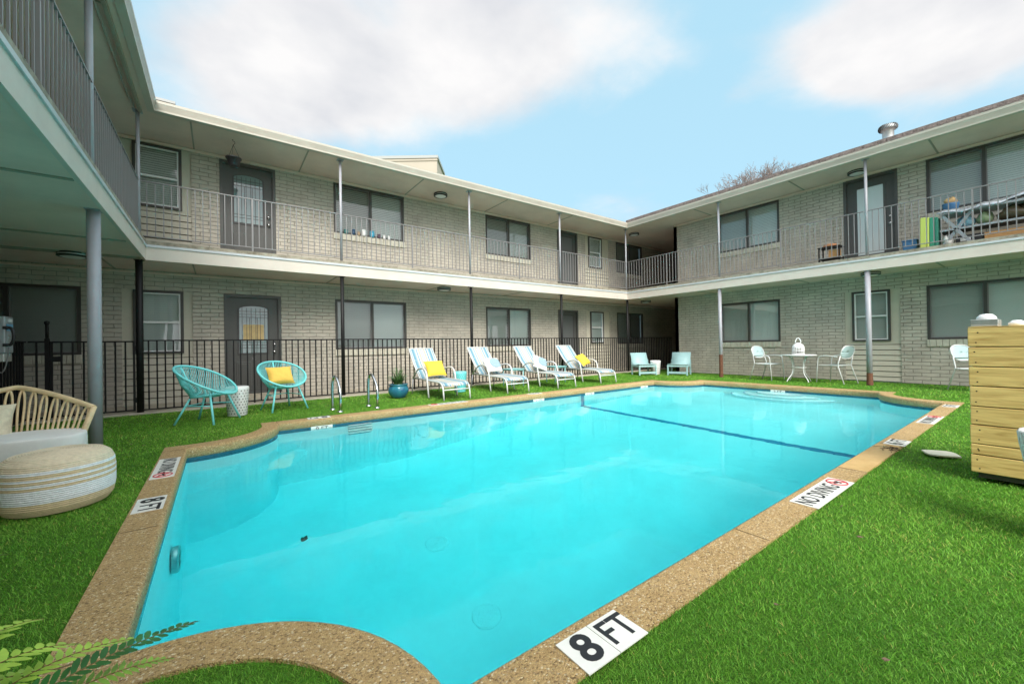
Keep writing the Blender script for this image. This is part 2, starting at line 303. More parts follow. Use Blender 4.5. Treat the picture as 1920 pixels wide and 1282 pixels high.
# ------------------------------------------------------------------ mesh helper
class MB:
    def __init__(s, f=None): s.v = []; s.f = []; s.mi = []; s.sm = []; s.T = f
    def p(s, x, y, z):
        s.v.append(s.T(x, y, z) if s.T else (x, y, z)); return len(s.v)-1
    def face(s, idx, mi=0, sm=False): s.f.append(tuple(idx)); s.mi.append(mi); s.sm.append(sm)
    def box(s, x0, y0, z0, x1, y1, z1, mi=0, taper=0):
        a = [s.p(x0, y0, z0), s.p(x1, y0, z0), s.p(x1, y1, z0), s.p(x0, y1, z0), s.p(x0+taper, y0+taper, z1), s.p(x1-taper, y0+taper, z1), s.p(x1-taper, y1-taper, z1), s.p(x0+taper, y1-taper, z1)]
        for q in ((0, 3, 2, 1), (4, 5, 6, 7), (0, 1, 5, 4), (1, 2, 6, 5), (2, 3, 7, 6), (3, 0, 4, 7)): s.face([a[i] for i in q], mi)
        return s
    def tube(s, pts, r, seg=8, closed=False, mi=0, r2=None, cap=True):
        P = [Vector(q) for q in pts]; n = len(P); rings = []
        t0 = (P[1]-P[0]).normalized(); up = Vector((0, 0, 1)) if abs(t0.z) < 0.9 else Vector((1, 0, 0))
        a = t0.cross(up).normalized()
        for i in range(n):
            if closed: t = (P[(i+1) % n]-P[i-1]).normalized()
            elif i == 0: t = (P[1]-P[0]).normalized()
            elif i == n-1: t = (P[-1]-P[-2]).normalized()
            else: t = (P[i+1]-P[i-1]).normalized()
            a = (a - t*a.dot(t));
            if a.length < 1e-6: a = t.orthogonal()
            a.normalize(); b = t.cross(a)
            rr = r if r2 is None else r+(r2-r)*i/(n-1)
            if callable(r): rr = r(i/(n-1))
            rings.append([s.p(*(P[i]+a*(rr*math.cos(2*PI*k/seg))+b*(rr*math.sin(2*PI*k/seg)))) for k in range(seg)])
        m = n if closed else n-1
        for i in range(m):
            A, B = rings[i], rings[(i+1) % n]
            for k in range(seg): s.face((A[k], A[(k+1) % seg], B[(k+1) % seg], B[k]), mi, True)
        if not closed and cap: s.face(rings[0][::-1], mi); s.face(rings[-1], mi)
        return s
    def lathe(s, prof, seg=32, cx=0, cy=0, cz=0, mi=0, sm=True, sx=1, sy=1):
        rings = []
        for (r, z) in prof:
            if r < 1e-5: rings.append([s.p(cx, cy, cz+z)])
            else: rings.append([s.p(cx+sx*r*math.cos(2*PI*k/seg), cy+sy*r*math.sin(2*PI*k/seg), cz+z) for k in range(seg)])
        for A, B in zip(rings, rings[1:]):
            for k in range(seg):
                k2 = (k+1) % seg
                if len(A) == 1 and len(B) == 1: continue
                if len(A) == 1: s.face((A[0], B[k2], B[k]), mi, sm)
                elif len(B) == 1: s.face((A[k], A[k2], B[0]), mi, sm)
                else: s.face((A[k], A[k2], B[k2], B[k]), mi, sm)
        return s
    def grid(s, pts, mi=0, sm=True):   # pts[i][j]
        ix = [[s.p(*q) for q in row] for row in pts]
        for i in range(len(ix)-1):
            for j in range(len(ix[0])-1): s.face((ix[i][j], ix[i+1][j], ix[i+1][j+1], ix[i][j+1]), mi, sm)
        return s
    def prism(s, poly, z0, z1, mi=0):
        A = [s.p(x, y, z0) for x, y in poly]; B = [s.p(x, y, z1) for x, y in poly]; n = len(poly)
        s.face(A[::-1], mi); s.face(B, mi)
        for i in range(n): s.face((A[i], A[(i+1) % n], B[(i+1) % n], B[i]), mi)
        return s
    def build(s, name, mats, parent=None, loc=None, bevel=0, solid=0, subsurf=0, recalc=True, smooth=None):
        if isinstance(mats, str): mats = [mats]
        me = bpy.data.meshes.new(name); me.from_pydata(s.v, [], s.f); me.update()
        for x in mats: me.materials.append(MATS[x])
        me.polygons.foreach_set('material_index', s.mi)
        me.polygons.foreach_set('use_smooth', [bool(q) if smooth is None else smooth for q in s.sm])
        if recalc:
            bm = bmesh.new(); bm.from_mesh(me); bmesh.ops.recalc_face_normals(bm, faces=bm.faces); bm.to_mesh(me); bm.free()
        o = bpy.data.objects.new(name, me); COL.objects.link(o)
        if parent is not None:
            o.parent = parent
        if loc is not None: o.location = loc
        if bevel:
            b = o.modifiers.new('b', 'BEVEL'); b.width = bevel; b.segments = 2; b.limit_method = 'ANGLE'
        if solid:
            b = o.modifiers.new('s', 'SOLIDIFY'); b.thickness = solid; b.offset = 0
        if subsurf:
            b = o.modifiers.new('u', 'SUBSURF'); b.levels = subsurf; b.render_levels = subsurf
        return o
def tag(o, label, cat, group=None, kind=None):
    if label: o['label'] = label
    if cat: o['category'] = cat
    if group: o['group'] = group
    if kind: o['kind'] = kind
    return o
def struct(o): o['kind'] = 'structure'; return o
def empty(name, loc, label, cat, group=None, rz=0):
    o = bpy.data.objects.new(name, None); COL.objects.link(o); o.location = loc; o.rotation_euler = (0, 0, rz); o.empty_display_size = 0.1
    return tag(o, label, cat, group)
def world_root(name, loc, label, cat, group=None):   # parts of this thing are modelled in world coordinates
    return empty(name, loc, label, cat, group)
def W(root): return (-root.location[0], -root.location[1], -root.location[2])
def copy_tree(o, parent=None):
    c = o.copy(); COL.objects.link(c)
    if parent: c.parent = parent
    for ch in list(o.children): copy_tree(ch, c)
    return c
def bez(a, b, c, n=8):
    a, b, c = Vector(a), Vector(b), Vector(c)
    return [a*(1-t)**2+b*2*t*(1-t)+c*t*t for t in [i/n for i in range(n+1)]]
def rnd_path(pts, rad=0.06, n=5):   # polyline with rounded corners
    P = [Vector(p) for p in pts]; out = [P[0]]
    for i in range(1, len(P)-1):
        a = P[i]+(P[i-1]-P[i]).normalized()*min(rad, (P[i-1]-P[i]).length*0.49); b = P[i]+(P[i+1]-P[i]).normalized()*min(rad, (P[i+1]-P[i]).length*0.49)
        out += bez(a, P[i], b, n)
    return out+[P[-1]]
def text_mesh(name, body, mat, parent, size, loc, M, extrude=0.0008, sx=1.0, bold=0.0):
    cu = bpy.data.curves.new(name, 'FONT'); cu.body = body; cu.size = size; cu.extrude = extrude; cu.align_x = 'CENTER'; cu.align_y = 'CENTER'; cu.offset = bold; cu.resolution_u = 4
    to = bpy.data.objects.new(name, cu); COL.objects.link(to)
    bpy.context.view_layer.update()
    me = bpy.data.meshes.new_from_object(to.evaluated_get(bpy.context.evaluated_depsgraph_get()))
    bpy.data.objects.remove(to); bpy.data.curves.remove(cu)
    me.transform(Matrix.Diagonal((sx, 1, 1, 1))); me.transform(M); me.materials.clear(); me.materials.append(MATS[mat])
    o = bpy.data.objects.new(name, me); COL.objects.link(o); o.parent = parent; o.location = loc
    return o

# ------------------------------------------------------------------ key dimensions (metres)
YW, XW = 9.78, 12.25            # faces of the long wall and of the right wall
YF, XRF, XLF = 8.60, 11.17, -0.93   # balcony fascia faces
YP, XRP, XLP = 8.667, 11.245, -1.02  # post / railing lines
ZS, ZD, ZU = 2.46, 2.75, 4.86   # lower soffit, deck, upper soffit
ZRAIL = 3.74
XLW = -2.12
PX = [-1.02, 2.05, 5.10, 8.18, 11.245]
PYR = [8.667, 5.546, 2.402, -0.70]
PYL = [8.667, 5.79, 2.75, -0.30]

# ------------------------------------------------------------------ pool outline
x0, x1, y0, y1 = -0.27, 9.85, 1.05, 6.15
WC = 0.19
def outline():
    I = []; O = []; flag = []
    def bite(C, r, a0, a1, n_prev, n_next, w):
        e = lambda a: Vector((math.cos(a), math.sin(a)))
        C = Vector(C); S = C+r*e(a0); E = C+r*e(a1)
        I.append(S); O.append(S+w*Vector(n_prev)-w*e(a0))
        n = 18
        for k in range(n+1):
            a = a0+(a1-a0)*k/n; I.append(C+r*e(a)); O.append(C+(r-w)*e(a))
        I.append(E); O.append(E+w*Vector(n_next)-w*e(a1))
    bite((x0, y0), 0.80, PI/2, 0, (-1, 0), (0, -1), WC)
    for xx in (1.5, 3.86, 3.90, 5.06, 5.10, 7.0): I.append(Vector((xx, y0))); O.append(Vector((xx, y0-WC)))
    bite((x1, y0), 0.92, PI, PI/2, (0, -1), (1, 0), WC)
    for yy in (2.6, 3.6, 4.6): I.append(Vector((x1, yy))); O.append(Vector((x1+WC, yy)))
    bite((x1, y1), 0.85, -PI/2, -PI, (1, 0), (0, 1), WC)
    for xx in (7, 5, 3, 1.5): I.append(Vector((xx, y1))); O.append(Vector((xx, y1+WC)))
    bite((x0, y1), 0.90, 0, -PI/2, (0, 1), (-1, 0), WC)
    for yy in (4.2, 3.4, 2.6): I.append(Vector((x0, yy))); O.append(Vector((x0-WC, yy)))
    return I, O
PI_, PO_ = outline()
NP = len(PI_)

# ground sheet with the pool cut out
def build_ground():
    big = [Vector((-70, -70, 0)), Vector((70, -70, 0)), Vector((70, 70, 0)), Vector((-70, 70, 0))]
    hole = [Vector((p.x, p.y, 0)) for p in PO_]
    # remove duplicates
    hh = [hole[0]]
    for q in hole[1:]:
        if (q-hh[-1]).length > 1e-4: hh.append(q)
    tris = tessellate_polygon([big, hh]); allp = big+hh
    mb = MB()
    for q in allp: mb.p(q.x, q.y, -0.010)
    for t in tris: mb.face(t)
    o = mb.build('ground', 'lawn', recalc=False)
    bm = bmesh.new(); bm.from_mesh(o.data)
    for f in bm.faces:
        if f.normal.z < 0: f.normal_flip()
    bm.to_mesh(o.data); bm.free()
    struct(o)
build_ground()

def build_pool():
    mb = MB()
    rows = []
    for i in range(NP):
        I, O = PI_[i], PO_[i]; d = (O-I).normalized()
        q = [(I+d*0.012, -0.100), (I+d*0.002, -0.085), (I, -0.02), (I+d*0.006, -0.004), (I+d*0.02, 0.003), (O, 0.004), (O+d*0.001, -0.06)]
        rows.append([mb.p(p.x, p.y, z) for p, z in q])
    for i in range(NP):
        A, B = rows[i], rows[(i+1) % NP]
        mx = (PI_[i].x+PI_[(i+1) % NP].x)/2; my = PI_[i].y+PI_[(i+1) % NP].y
        sm = 1 if (my < 2.2 and 3.89 < mx < 5.07) else 0
        for k in range(6): mb.face((A[k], B[k], B[k+1], A[k+1]), sm, 0 < k < 4)
    struct(mb.build('pool_coping', ['aggregate', 'smooth_patch'], recalc=False))
    jm = MB()
    for xx in (3.88, 5.08, 2.2, 7.05, 8.9): jm.box(xx-.004, y0-WC+.004, -.02, xx+.004, y0-.024, .0046)
    for xx in (.62, 2.35, 4.3, 6.3, 8.95): jm.box(xx-.004, y1+.024, -.02, xx+.004, y1+WC-.004, .0046)
    for yy in (1.88, 3.05, 5.22): jm.box(x0-WC+.004, yy-.004, -.02, x0-.024, yy+.004, .0046)
    for yy in (2.0, 3.4, 5.28): jm.box(x1+.024, yy-.004, -.02, x1+WC-.004, yy+.004, .0046)
    struct(jm.build('pool_coping_joints', 'joint'))
    def ring(za, zb, off, name, mat):
        m = MB(); A = []; B = []
        for i in range(NP):
            d = (PO_[i]-PI_[i]).normalized(); q = PI_[i]+d*off
            A.append(m.p(q.x, q.y, za)); B.append(m.p(q.x, q.y, zb))
        for i in range(NP):
            j = (i+1) % NP; m.face((A[i], A[j], B[j], B[i]), 0)
        return m
    m = ring(-0.095, -0.21, 0.014, '', ''); struct(m.build('pool_tile_band', 'tile_band', recalc=False))
    m = ring(-0.20, -2.6, 0.018, '', '')
    xs = [-0.5, 0.5, 1.5, 2.5, 3.4, 4.2, 5.2, 6.4, 7.4, 8.4, 9.2, 10.2]
    m.grid([[(x, yy, zfloor(x)) for yy in (0.8, 2, 3.5, 5, 6.5)] for x in xs])
    struct(m.build('pool_shell', 'plaster', recalc=False))
    # dark tile line across the slope break
    m = MB(); m.box(6.34, 0.9, zfloor(6.4)-0.05, 6.46, 6.4, zfloor(6.4)+0.012); m.box(6.355, 6.160, -1.7, 6.445, 6.170, -0.215); m.box(6.355, 1.03, -1.7, 6.445, 1.038, -0.215)
    struct(m.build('pool_floor_tile_line', 'tile_blue'))
    w = MB(); w.box(-0.42, 0.90, -3.2, 10.0, 6.30, -0.13)
    struct(w.build('pool_water', 'water'))
def zfloor(x):
    k = [(-1, -2.40), (2.6, -2.40), (6.4, -1.55), (9.3, -1.15), (11, -1.15)]
    for (a, za), (b, zb) in zip(k, k[1:]):
        if x <= b: return za+(zb-za)*(x-a)/(b-a)
    return k[-1][1]
build_pool()

# curved entry steps at the shallow end
t = empty('pool_steps', (x1, 3.6, -1.2), 'three curved underwater entry steps at the shallow end of the pool', 'steps')
for r_, zt, zb in ((0.98, -0.85, -1.2), (0.72, -0.60, -0.9), (0.46, -0.36, -0.65)):
    poly = [(0.02, -r_)]+[(-0.72*r_*math.cos(a), r_*math.sin(a)) for a in np.linspace(-PI/2, PI/2, 25)]+[(0.02, r_)]
    tr = MB().prism(poly, zb+1.2, zt+1.2).build('tread', 'plaster', t)
    e = [(-0.72*r_*math.cos(a)*1.0, r_*math.sin(a), zt+1.2) for a in np.linspace(-PI/2, PI/2, 25)]
    MB().tube(e, 0.012, 6).build('edge_tile', 'tile_blue', tr)
# wall steps under the grab rails
t = empty('pool_ladder_steps', (1.68, y1, -0.8), 'four white recessed ladder treads in the pool wall below the grab rails', 'ladder steps')
for z in (-0.20, -0.37, -0.54, -0.71): MB().box(-0.17, -0.05, z+0.8-0.02, 0.17, 0.012, z+0.8+0.018).build('tread', 'white_paint', t); MB().box(-0.165, -0.004, z+0.8-0.10, 0.165, 0.012, z+0.8-0.021).build('recess_shade', 'tile_band', t)  # dark strip below each tread paints in the shadow there
# drains
def drain(x, y, label):
    z = zfloor(x); t = empty('pool_drain', (x, y, z), label, 'drain', 'round drain covers on the pool floor')
    MB().lathe([(0.0, 0.0), (0.125, 0.0), (0.128, 0.008), (0.12, 0.018), (0.105, 0.020)], 40).build('rim', 'drain', t)
    m = MB()
    m.lathe([(0, .016), (.11, .016)], 36)
    for k in range(6): m.lathe([(0.010+0.017*k, 0.016), (0.012+0.017*k, 0.020), (0.020+0.017*k, 0.020), (0.022+0.017*k, 0.016)], 36)
    m.build('grate', 'drain', t)
drain(1.88, 4.00, 'round pool drain cover farther out, in the middle of the deep end')
drain(1.845, 2.968, 'round pool drain cover closer to the near coping in the deep end')
m = MB(); m.lathe([(0, 0), (.022, .0), (.025, .008), (.015, .012), (0, .014)], 12); m.lathe([(0, 0), (.016, .0), (.015, .009), (0, .010)], 10, .024, .013); m.lathe([(0, 0), (.013, .0), (.012, .008), (0, .009)], 10, -.007, .022)
tag(m.build('drowned_leaf', 'dark_spot', loc=(0.711, 4.818, zfloor(0.7)+0.002), smooth=True), 'small dark clump of leaf lying on the deep pool floor', 'leaf')
t = empty('pool_light', (-0.262, 3.72, -1.03), 'oval underwater lamp set in the side wall of the deep end, unlit', 'pool light', rz=0)
MB(lambda x, y, z: (z, x, y)).lathe([(.155, -.02), (.165, .012), (.15, .025), (.13, .02)], 32, sx=.8).build('trim_ring', 'galv', t)
MB(lambda x, y, z: (z, x, y)).lathe([(0, .016), (.08, .014), (.13, .008)], 32, sx=.8).build('lens', 'phone_grey', t)

# ------------------------------------------------------------------ the building
bld = world_root('apartment_building', (5.6, YW, 0), 'two storey painted brick apartment building wrapping the pool court with balconies', 'building')
def part(mb, name, mats, parent=None, **kw):
    par = parent or bld
    return mb.build(name, mats, par, loc=W(bld) if par is bld else (0, 0, 0), **kw)
TB = lambda a, d, z: (a, YW+d, z)       # back wall: along x, depth +y
TR = lambda a, d, z: (XW+d, a, z)       # right wall: along y, depth +x
def wall_with_holes(T, a0, a1, z0, z1, holes, depth, mat, name, lab=None):
    mb = MB(T)
    A = sorted({a0, a1, *[h[0] for h in holes], *[h[1] for h in holes]}); Z = sorted({z0, z1, *[h[2] for h in holes], *[h[3] for h in holes]})
    inh = lambda a, z: any(h[0] < a < h[1] and h[2] < z < h[3] for h in holes)
    for i in range(len(A)-1):
        for j in range(len(Z)-1):
            if not inh((A[i]+A[i+1])/2, (Z[j]+Z[j+1])/2):
                mb.face([mb.p(A[i], 0, Z[j]), mb.p(A[i+1], 0, Z[j]), mb.p(A[i+1], 0, Z[j+1]), mb.p(A[i], 0, Z[j+1])])
                mb.face([mb.p(A[i], depth, Z[j]), mb.p(A[i], depth, Z[j+1]), mb.p(A[i+1], depth, Z[j+1]), mb.p(A[i+1], depth, Z[j])])
    for (ha, hb, hz0, hz1) in holes:
        for q in ([(ha, hz0), (ha, hz1)], [(hb, hz1), (hb, hz0)], [(ha, hz1), (hb, hz1)], [(hb, hz0), (ha, hz0)]):
            (pa, pz), (qa, qz) = q
            mb.face([mb.p(pa, 0, pz), mb.p(qa, 0, qz), mb.p(qa, depth, qz), mb.p(pa, depth, pz)])
    for q in ([(a0, z0), (a0, z1)], [(a1, z1), (a1, z0)]):
        (pa, pz), (qa, qz) = q
        mb.face([mb.p(pa, 0, pz), mb.p(qa, 0, qz), mb.p(qa, depth, qz), mb.p(pa, depth, pz)])
    o = part(mb, name, mat, recalc=False)
    if lab: o['label'] = lab
    return o
ZL0, ZLT = 0.955, 2.105     # lower windows
ZU0, ZUT = 3.64, 4.785      # upper windows
B_UP = dict(W1=(-1.23, -.54), D1=(.04, 1.0), W2=(2.155, 3.825), W3=(6.28, 7.94), D2=(9.08, 10.03), W4=(10.59, 11.29), W5=(12.07, 13.65))
P1 = (-1.385, -.40); P4 = (10.42, 11.66)
R_UP = dict(W6=(4.41, 6.055), D3=(2.07, 3.03), W7=(0.02, 1.62))
R_LO = dict(W8=(4.435, 6.035), W9=(2.235, 2.915), W10=(0.03, 1.655)); P9 = (2.07, 3.055)
holes_up = [(P1[0], P1[1], ZD, ZUT+.01), (B_UP['D1'][0], B_UP['D1'][1], ZD, ZUT-.005), (*B_UP['W2'], ZU0, ZUT), (*B_UP['W3'], ZU0, ZUT), (*B_UP['D2'], ZD, ZUT), (P4[0], P4[1], ZD, ZUT+.01), (*B_UP['W5'], ZU0, ZUT)]
holes_lo = [(-3.53, -1.88, ZL0, ZLT), (P1[0], P1[1], 0.0, ZLT+.01), (.085, 1.075, 0.09, ZLT), (2.155, 3.845, ZL0, ZLT), (6.245, 7.905, ZL0, ZLT), (9.07, 10.0, 0.09, 2.13), (P4[0], P4[1], 0.0, ZLT+.03), (12.07, 13.64, ZL0, 2.13)]
wall_with_holes(TB, -6, 16, 0, ZS, holes_lo, .12, 'brick_x', 'wall', 'painted brick wall of the ground floor facing the pool long side')
wall_with_holes(TB, -6, 16, ZD, ZU, holes_up, .12, 'brick_x', 'wall', 'painted brick wall of the upper floor along the long balcony')
wall_with_holes(TR, -4, 7.52, 0, ZS, [(*R_LO['W8'], ZL0, ZLT), (P9[0], P9[1], 0, ZLT+.01), (*R_LO['W10'], ZL0, ZLT)], .12, 'brick_y', 'wall', 'painted brick ground floor wall behind the white bistro set')
wall_with_holes(TR, -4, 7.52, ZD, ZU, [(*R_UP['W6'], ZU0, ZUT), (*R_UP['D3'], ZD, ZUT-.005), (*R_UP['W7'], ZU0, ZUT)], .12, 'brick_y', 'wall', 'painted brick upper floor wall above the bistro set')
# passage side wall and its closed end, left wing wall
m = MB(); m.box(XW, 7.40, 0, 16, 7.52, ZS); m.box(XW, 7.40, ZD, 16, 7.52, ZU); part(m, 'wall', 'brick_x')
m = MB(); m.box(16, 7.40, 0, 16.12, YW+.1, ZU); part(m, 'wall', 'brick_y')
m = MB(); m.box(15.95, 8.2, 0.05, 15.99, 9.1, 2.1); m.box(15.95, 8.2, ZD, 15.99, 9.1, 4.8); part(m, 'passage_door', 'door_dark')
m = MB(); m.box(XLW-.12, -6, 0, XLW, 7.45, ZS); m.box(XLW-.12, -6, ZD, XLW, 7.45, ZU); m.box(-6, 7.33, 0, XLW-.12, 7.45, ZS); m.box(-6, 7.33, ZD, XLW-.12, 7.45, ZU); m.box(-6.12, 7.33, 0, -6, YW, ZU); part(m, 'wall', 'brick_y')
# siding panels with lap boards under the narrow windows
def siding(T, a0, a1, zb, zt, wa0, wa1, wz0, wz1, first):
    m = MB(T)
    d = 0.03
    m.box(a0, d, wz0-.0, wa0, .10, zt); m.box(wa1, d, wz0-.0, a1, .10, zt)
    if zt-wz1 > .003: m.box(wa0, d, wz1, wa1, .10, zt)
    z = wz0-.075
    m.box(a0, d, z, a1, .10, wz0-.0005)
    while z > zb+.01:
        zn = max(zb, z-.122)
        # each lap board leans out at its foot
        b = [m.p(a0, d-.016, zn), m.p(a1, d-.016, zn), m.p(a1, d+.002, z-.014), m.p(a0, d+.002, z-.014), m.p(a0, .1, zn), m.p(a1, .1, zn), m.p(a1, .1, z-.014), m.p(a0, .1, z-.014)]
        for q in ((0, 1, 2, 3), (4, 7, 6, 5), (0, 4, 5, 1), (2, 6, 7, 3), (0, 3, 7, 4), (1, 5, 6, 2)): m.face([b[i] for i in q])
        z = zn
    o = part(m, 'siding_panel', 'siding')
    g = MB(T); g.box(a0+.001, .095, zb, a1-.001, .115, wz0-.05); g.build('groove_backing', 'groove', o)
siding(TB, P1[0], P1[1], 0.02, ZLT+.01, -1.235, -.535, ZL0-.01, ZLT, 0)
siding(TB, P1[0], P1[1], ZD, ZUT+.01, -1.23, -.54, ZU0, ZUT, 0)
siding(TB, P4[0], P4[1], 0.02, ZLT+.03, 10.63, 11.32, 1.0, 2.12, 0)
siding(TB, P4[0], P4[1], 3.24, ZUT+.01, 10.59, 11.28, 3.69, ZUT, 0)
siding(TR, P9[0], P9[1], 0.02, ZLT+.01, R_LO['W9'][0], R_LO['W9'][1], ZL0-.02, ZLT, 0)
# through-wall heater grille below the narrow upper window
m = MB(TB); m.box(P4[0], .05, ZD, P4[1], .11, 2.92); o = part(m, 'heater_grille', 'dark_room')
m = MB(TB)
for k in range(14): m.box(P4[0]+.02+k*.088, .0, 2.77, P4[0]+.065+k*.088, .05, 2.95)
m.box(P4[0], -.012, 2.93, P4[1], .06, 2.965); m.box(P4[0], -.012, 2.75, P4[1], .06, 2.785); m.build('slat', 'vent_grille', o)
m = MB(TB); m.box(P4[0], .03, 2.966, P4[1], .11, 3.24); part(m, 'siding_panel', 'siding')

def slats(T, a0, a1, z0, z1, d, pitch=.042, tilt=.011):
    m = MB(T); z = z0
    while z < z1-.004:
        zt = min(z1, z+pitch*1.02)
        m.face([m.p(a0, d-tilt, z), m.p(a1, d-tilt, z), m.p(a1, d+tilt*.4, zt), m.p(a0, d+tilt*.4, zt)])
        z += pitch
    return m
def window(T, a0, a1, z0, z1, kind='slider', mats=('blind', 'blind_bright'), lab=None, tilt=.015, sill=True, wide=1.0, flip=False, pitch=.042):
    m = MB(T); f = .045
    m.box(a0, -.012, z0, a0+f, .075, z1); m.box(a1-f, -.012, z0, a1, .075, z1); m.box(a0+f, -.012, z1-f, a1-f, .075, z1); m.box(a0+f, -.012, z0, a1-f, .075, z0+f*.8)
    w = part(m, 'window', 'bronze')
    if lab: w['label'] = lab
    ia0, ia1, iz0, iz1 = a0+f, a1-f, z0+f*.8, z1-f
    if kind == 'slider':
        mid = (ia0+ia1)/2
        MB(T).box(mid-.025, -.005, iz0, mid+.025, .07, iz1).build('mullion', 'bronze', w)
        for (p, q, dd, bm_, side) in ((ia0, mid-.025, .03, mats[0], 0), (mid+.025, ia1, .045, mats[1], 1)):
            s = MB(T); t = .016
            s.box(p, dd-.01, iz0, p+t, dd+.012, iz1); s.box(q-t, dd-.01, iz0, q, dd+.012, iz1); s.box(p+t, dd-.01, iz1-t, q-t, dd+.012, iz1); s.box(p+t, dd-.01, iz0, q-t, dd+.012, iz0+t)
            s.build('sash', 'rail_paint', w)
            g = MB(T); g.face([g.p(p+t, dd, iz0+t), g.p(q-t, dd, iz0+t), g.p(q-t, dd, iz1-t), g.p(p+t, dd, iz1-t)]); g.build('pane', 'glass', w, recalc=False)
            slats(T, p-.01, q+.01, iz0, iz1, .10+.01*side, pitch, tilt).build('blind', bm_, w, recalc=False)
    else:
        t = .024; zm = (iz0+iz1)/2
        s = MB(T); s.box(ia0, .0, iz0, ia0+t, .05, iz1); s.box(ia1-t, .0, iz0, ia1, .05, iz1); s.box(ia0+t, .0, iz1-t, ia1-t, .05, iz1); s.box(ia0+t, .0, iz0, ia1-t, .05, iz0+t); s.box(ia0+t, .005, zm-.018, ia1-t, .045, zm+.018)
        s.build('sash', 'white_vinyl', w)
        for (p, q, dd) in ((iz0+t, zm-.018, .035), (zm+.018, iz1-t, .02)):
            g = MB(T); g.face([g.p(ia0+t, dd, p), g.p(ia1-t, dd, p), g.p(ia1-t, dd, q), g.p(ia0+t, dd, q)]); g.build('pane', 'glass', w, recalc=False)
        slats(T, ia0, ia1, iz0, iz1, .09, pitch, tilt).build('blind', mats[1], w, recalc=False)
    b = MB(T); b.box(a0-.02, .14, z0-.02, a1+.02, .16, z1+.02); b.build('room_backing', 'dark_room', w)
    if sill:
        s = MB(T); a = a0-.01; k = 0
        while a < a1:
            wd = .094+random.uniform(-.003, .003); e = min(a+wd, a1+.012)
            s.box(a, -.028-random.uniform(0, .010), z0-.145-random.uniform(0, .006), e-.005, .03, z0-.003); a += wd
        s.build('sill', 'brick_paint', w, bevel=.007)
    return w
window(TB, -3.53, -1.88, ZL0, ZLT, 'slider', ('blind', 'blind'), 'dim window with closed blinds behind the gate latch post', tilt=.008)
window(TB, -1.235, -.535, ZL0-.01, ZLT, 'hung', lab='narrow white-sashed window on the ground floor beside the gate', sill=False, mats=('blind', 'blind_bright'))
window(TB, 2.155, 3.845, ZL0, ZLT, lab='wide sliding window behind the fence near the grab rails')
window(TB, 6.245, 7.905, ZL0, ZLT, lab='wide sliding window with broad pale shutters behind the loungers', pitch=.085, tilt=.02)
window(TB, 10.63, 11.32, 1.0, 2.12, 'hung', lab='narrow white-sashed ground floor window next to the far door', sill=False)
window(TB, 12.07, 13.64, ZL0, 2.13, lab='dim window at the mouth of the ground floor passage', mats=('blind', 'blind'))
window(TB, -1.23, -.54, ZU0, ZUT, 'hung', lab='narrow white-sashed upper window at the balcony corner', sill=False)
window(TB, *B_UP['W2'], ZU0, ZUT, lab='wide upper sliding window with cups on its sill')
window(TB, *B_UP['W3'], ZU0, ZUT, lab='wide upper sliding window halfway along the long balcony')
window(TB, 10.59, 11.28, 3.69, ZUT, 'hung', lab='narrow white-sashed upper window above the brown heater grille', sill=False)
window(TB, *B_UP['W5'], ZU0, ZUT, lab='dim upper window in the passage corner', mats=('blind', 'blind'))
window(TR, *R_UP['W6'], ZU0, ZUT, lab='wide upper sliding window nearest the passage on the short side', mats=('blind_bright', 'blind'))
window(TR, *R_UP['W7'], ZU0, ZUT, lab='wide upper window behind the cluttered balcony table', mats=('blind_bright', 'blind'))
window(TR, *R_LO['W8'], ZL0, ZLT, lab='wide ground floor window behind the bistro table', mats=('blind_bright', 'blind'))
window(TR, *R_LO['W9'], ZL0-.02, ZLT, 'hung', lab='narrow white-sashed window behind the rusty-footed post', sill=False, mats=('blind', 'blind'))
window(TR, *R_LO['W10'], ZL0, ZLT, lab='wide ground floor window behind the wooden plank box', mats=('blind_bright', 'blind'))

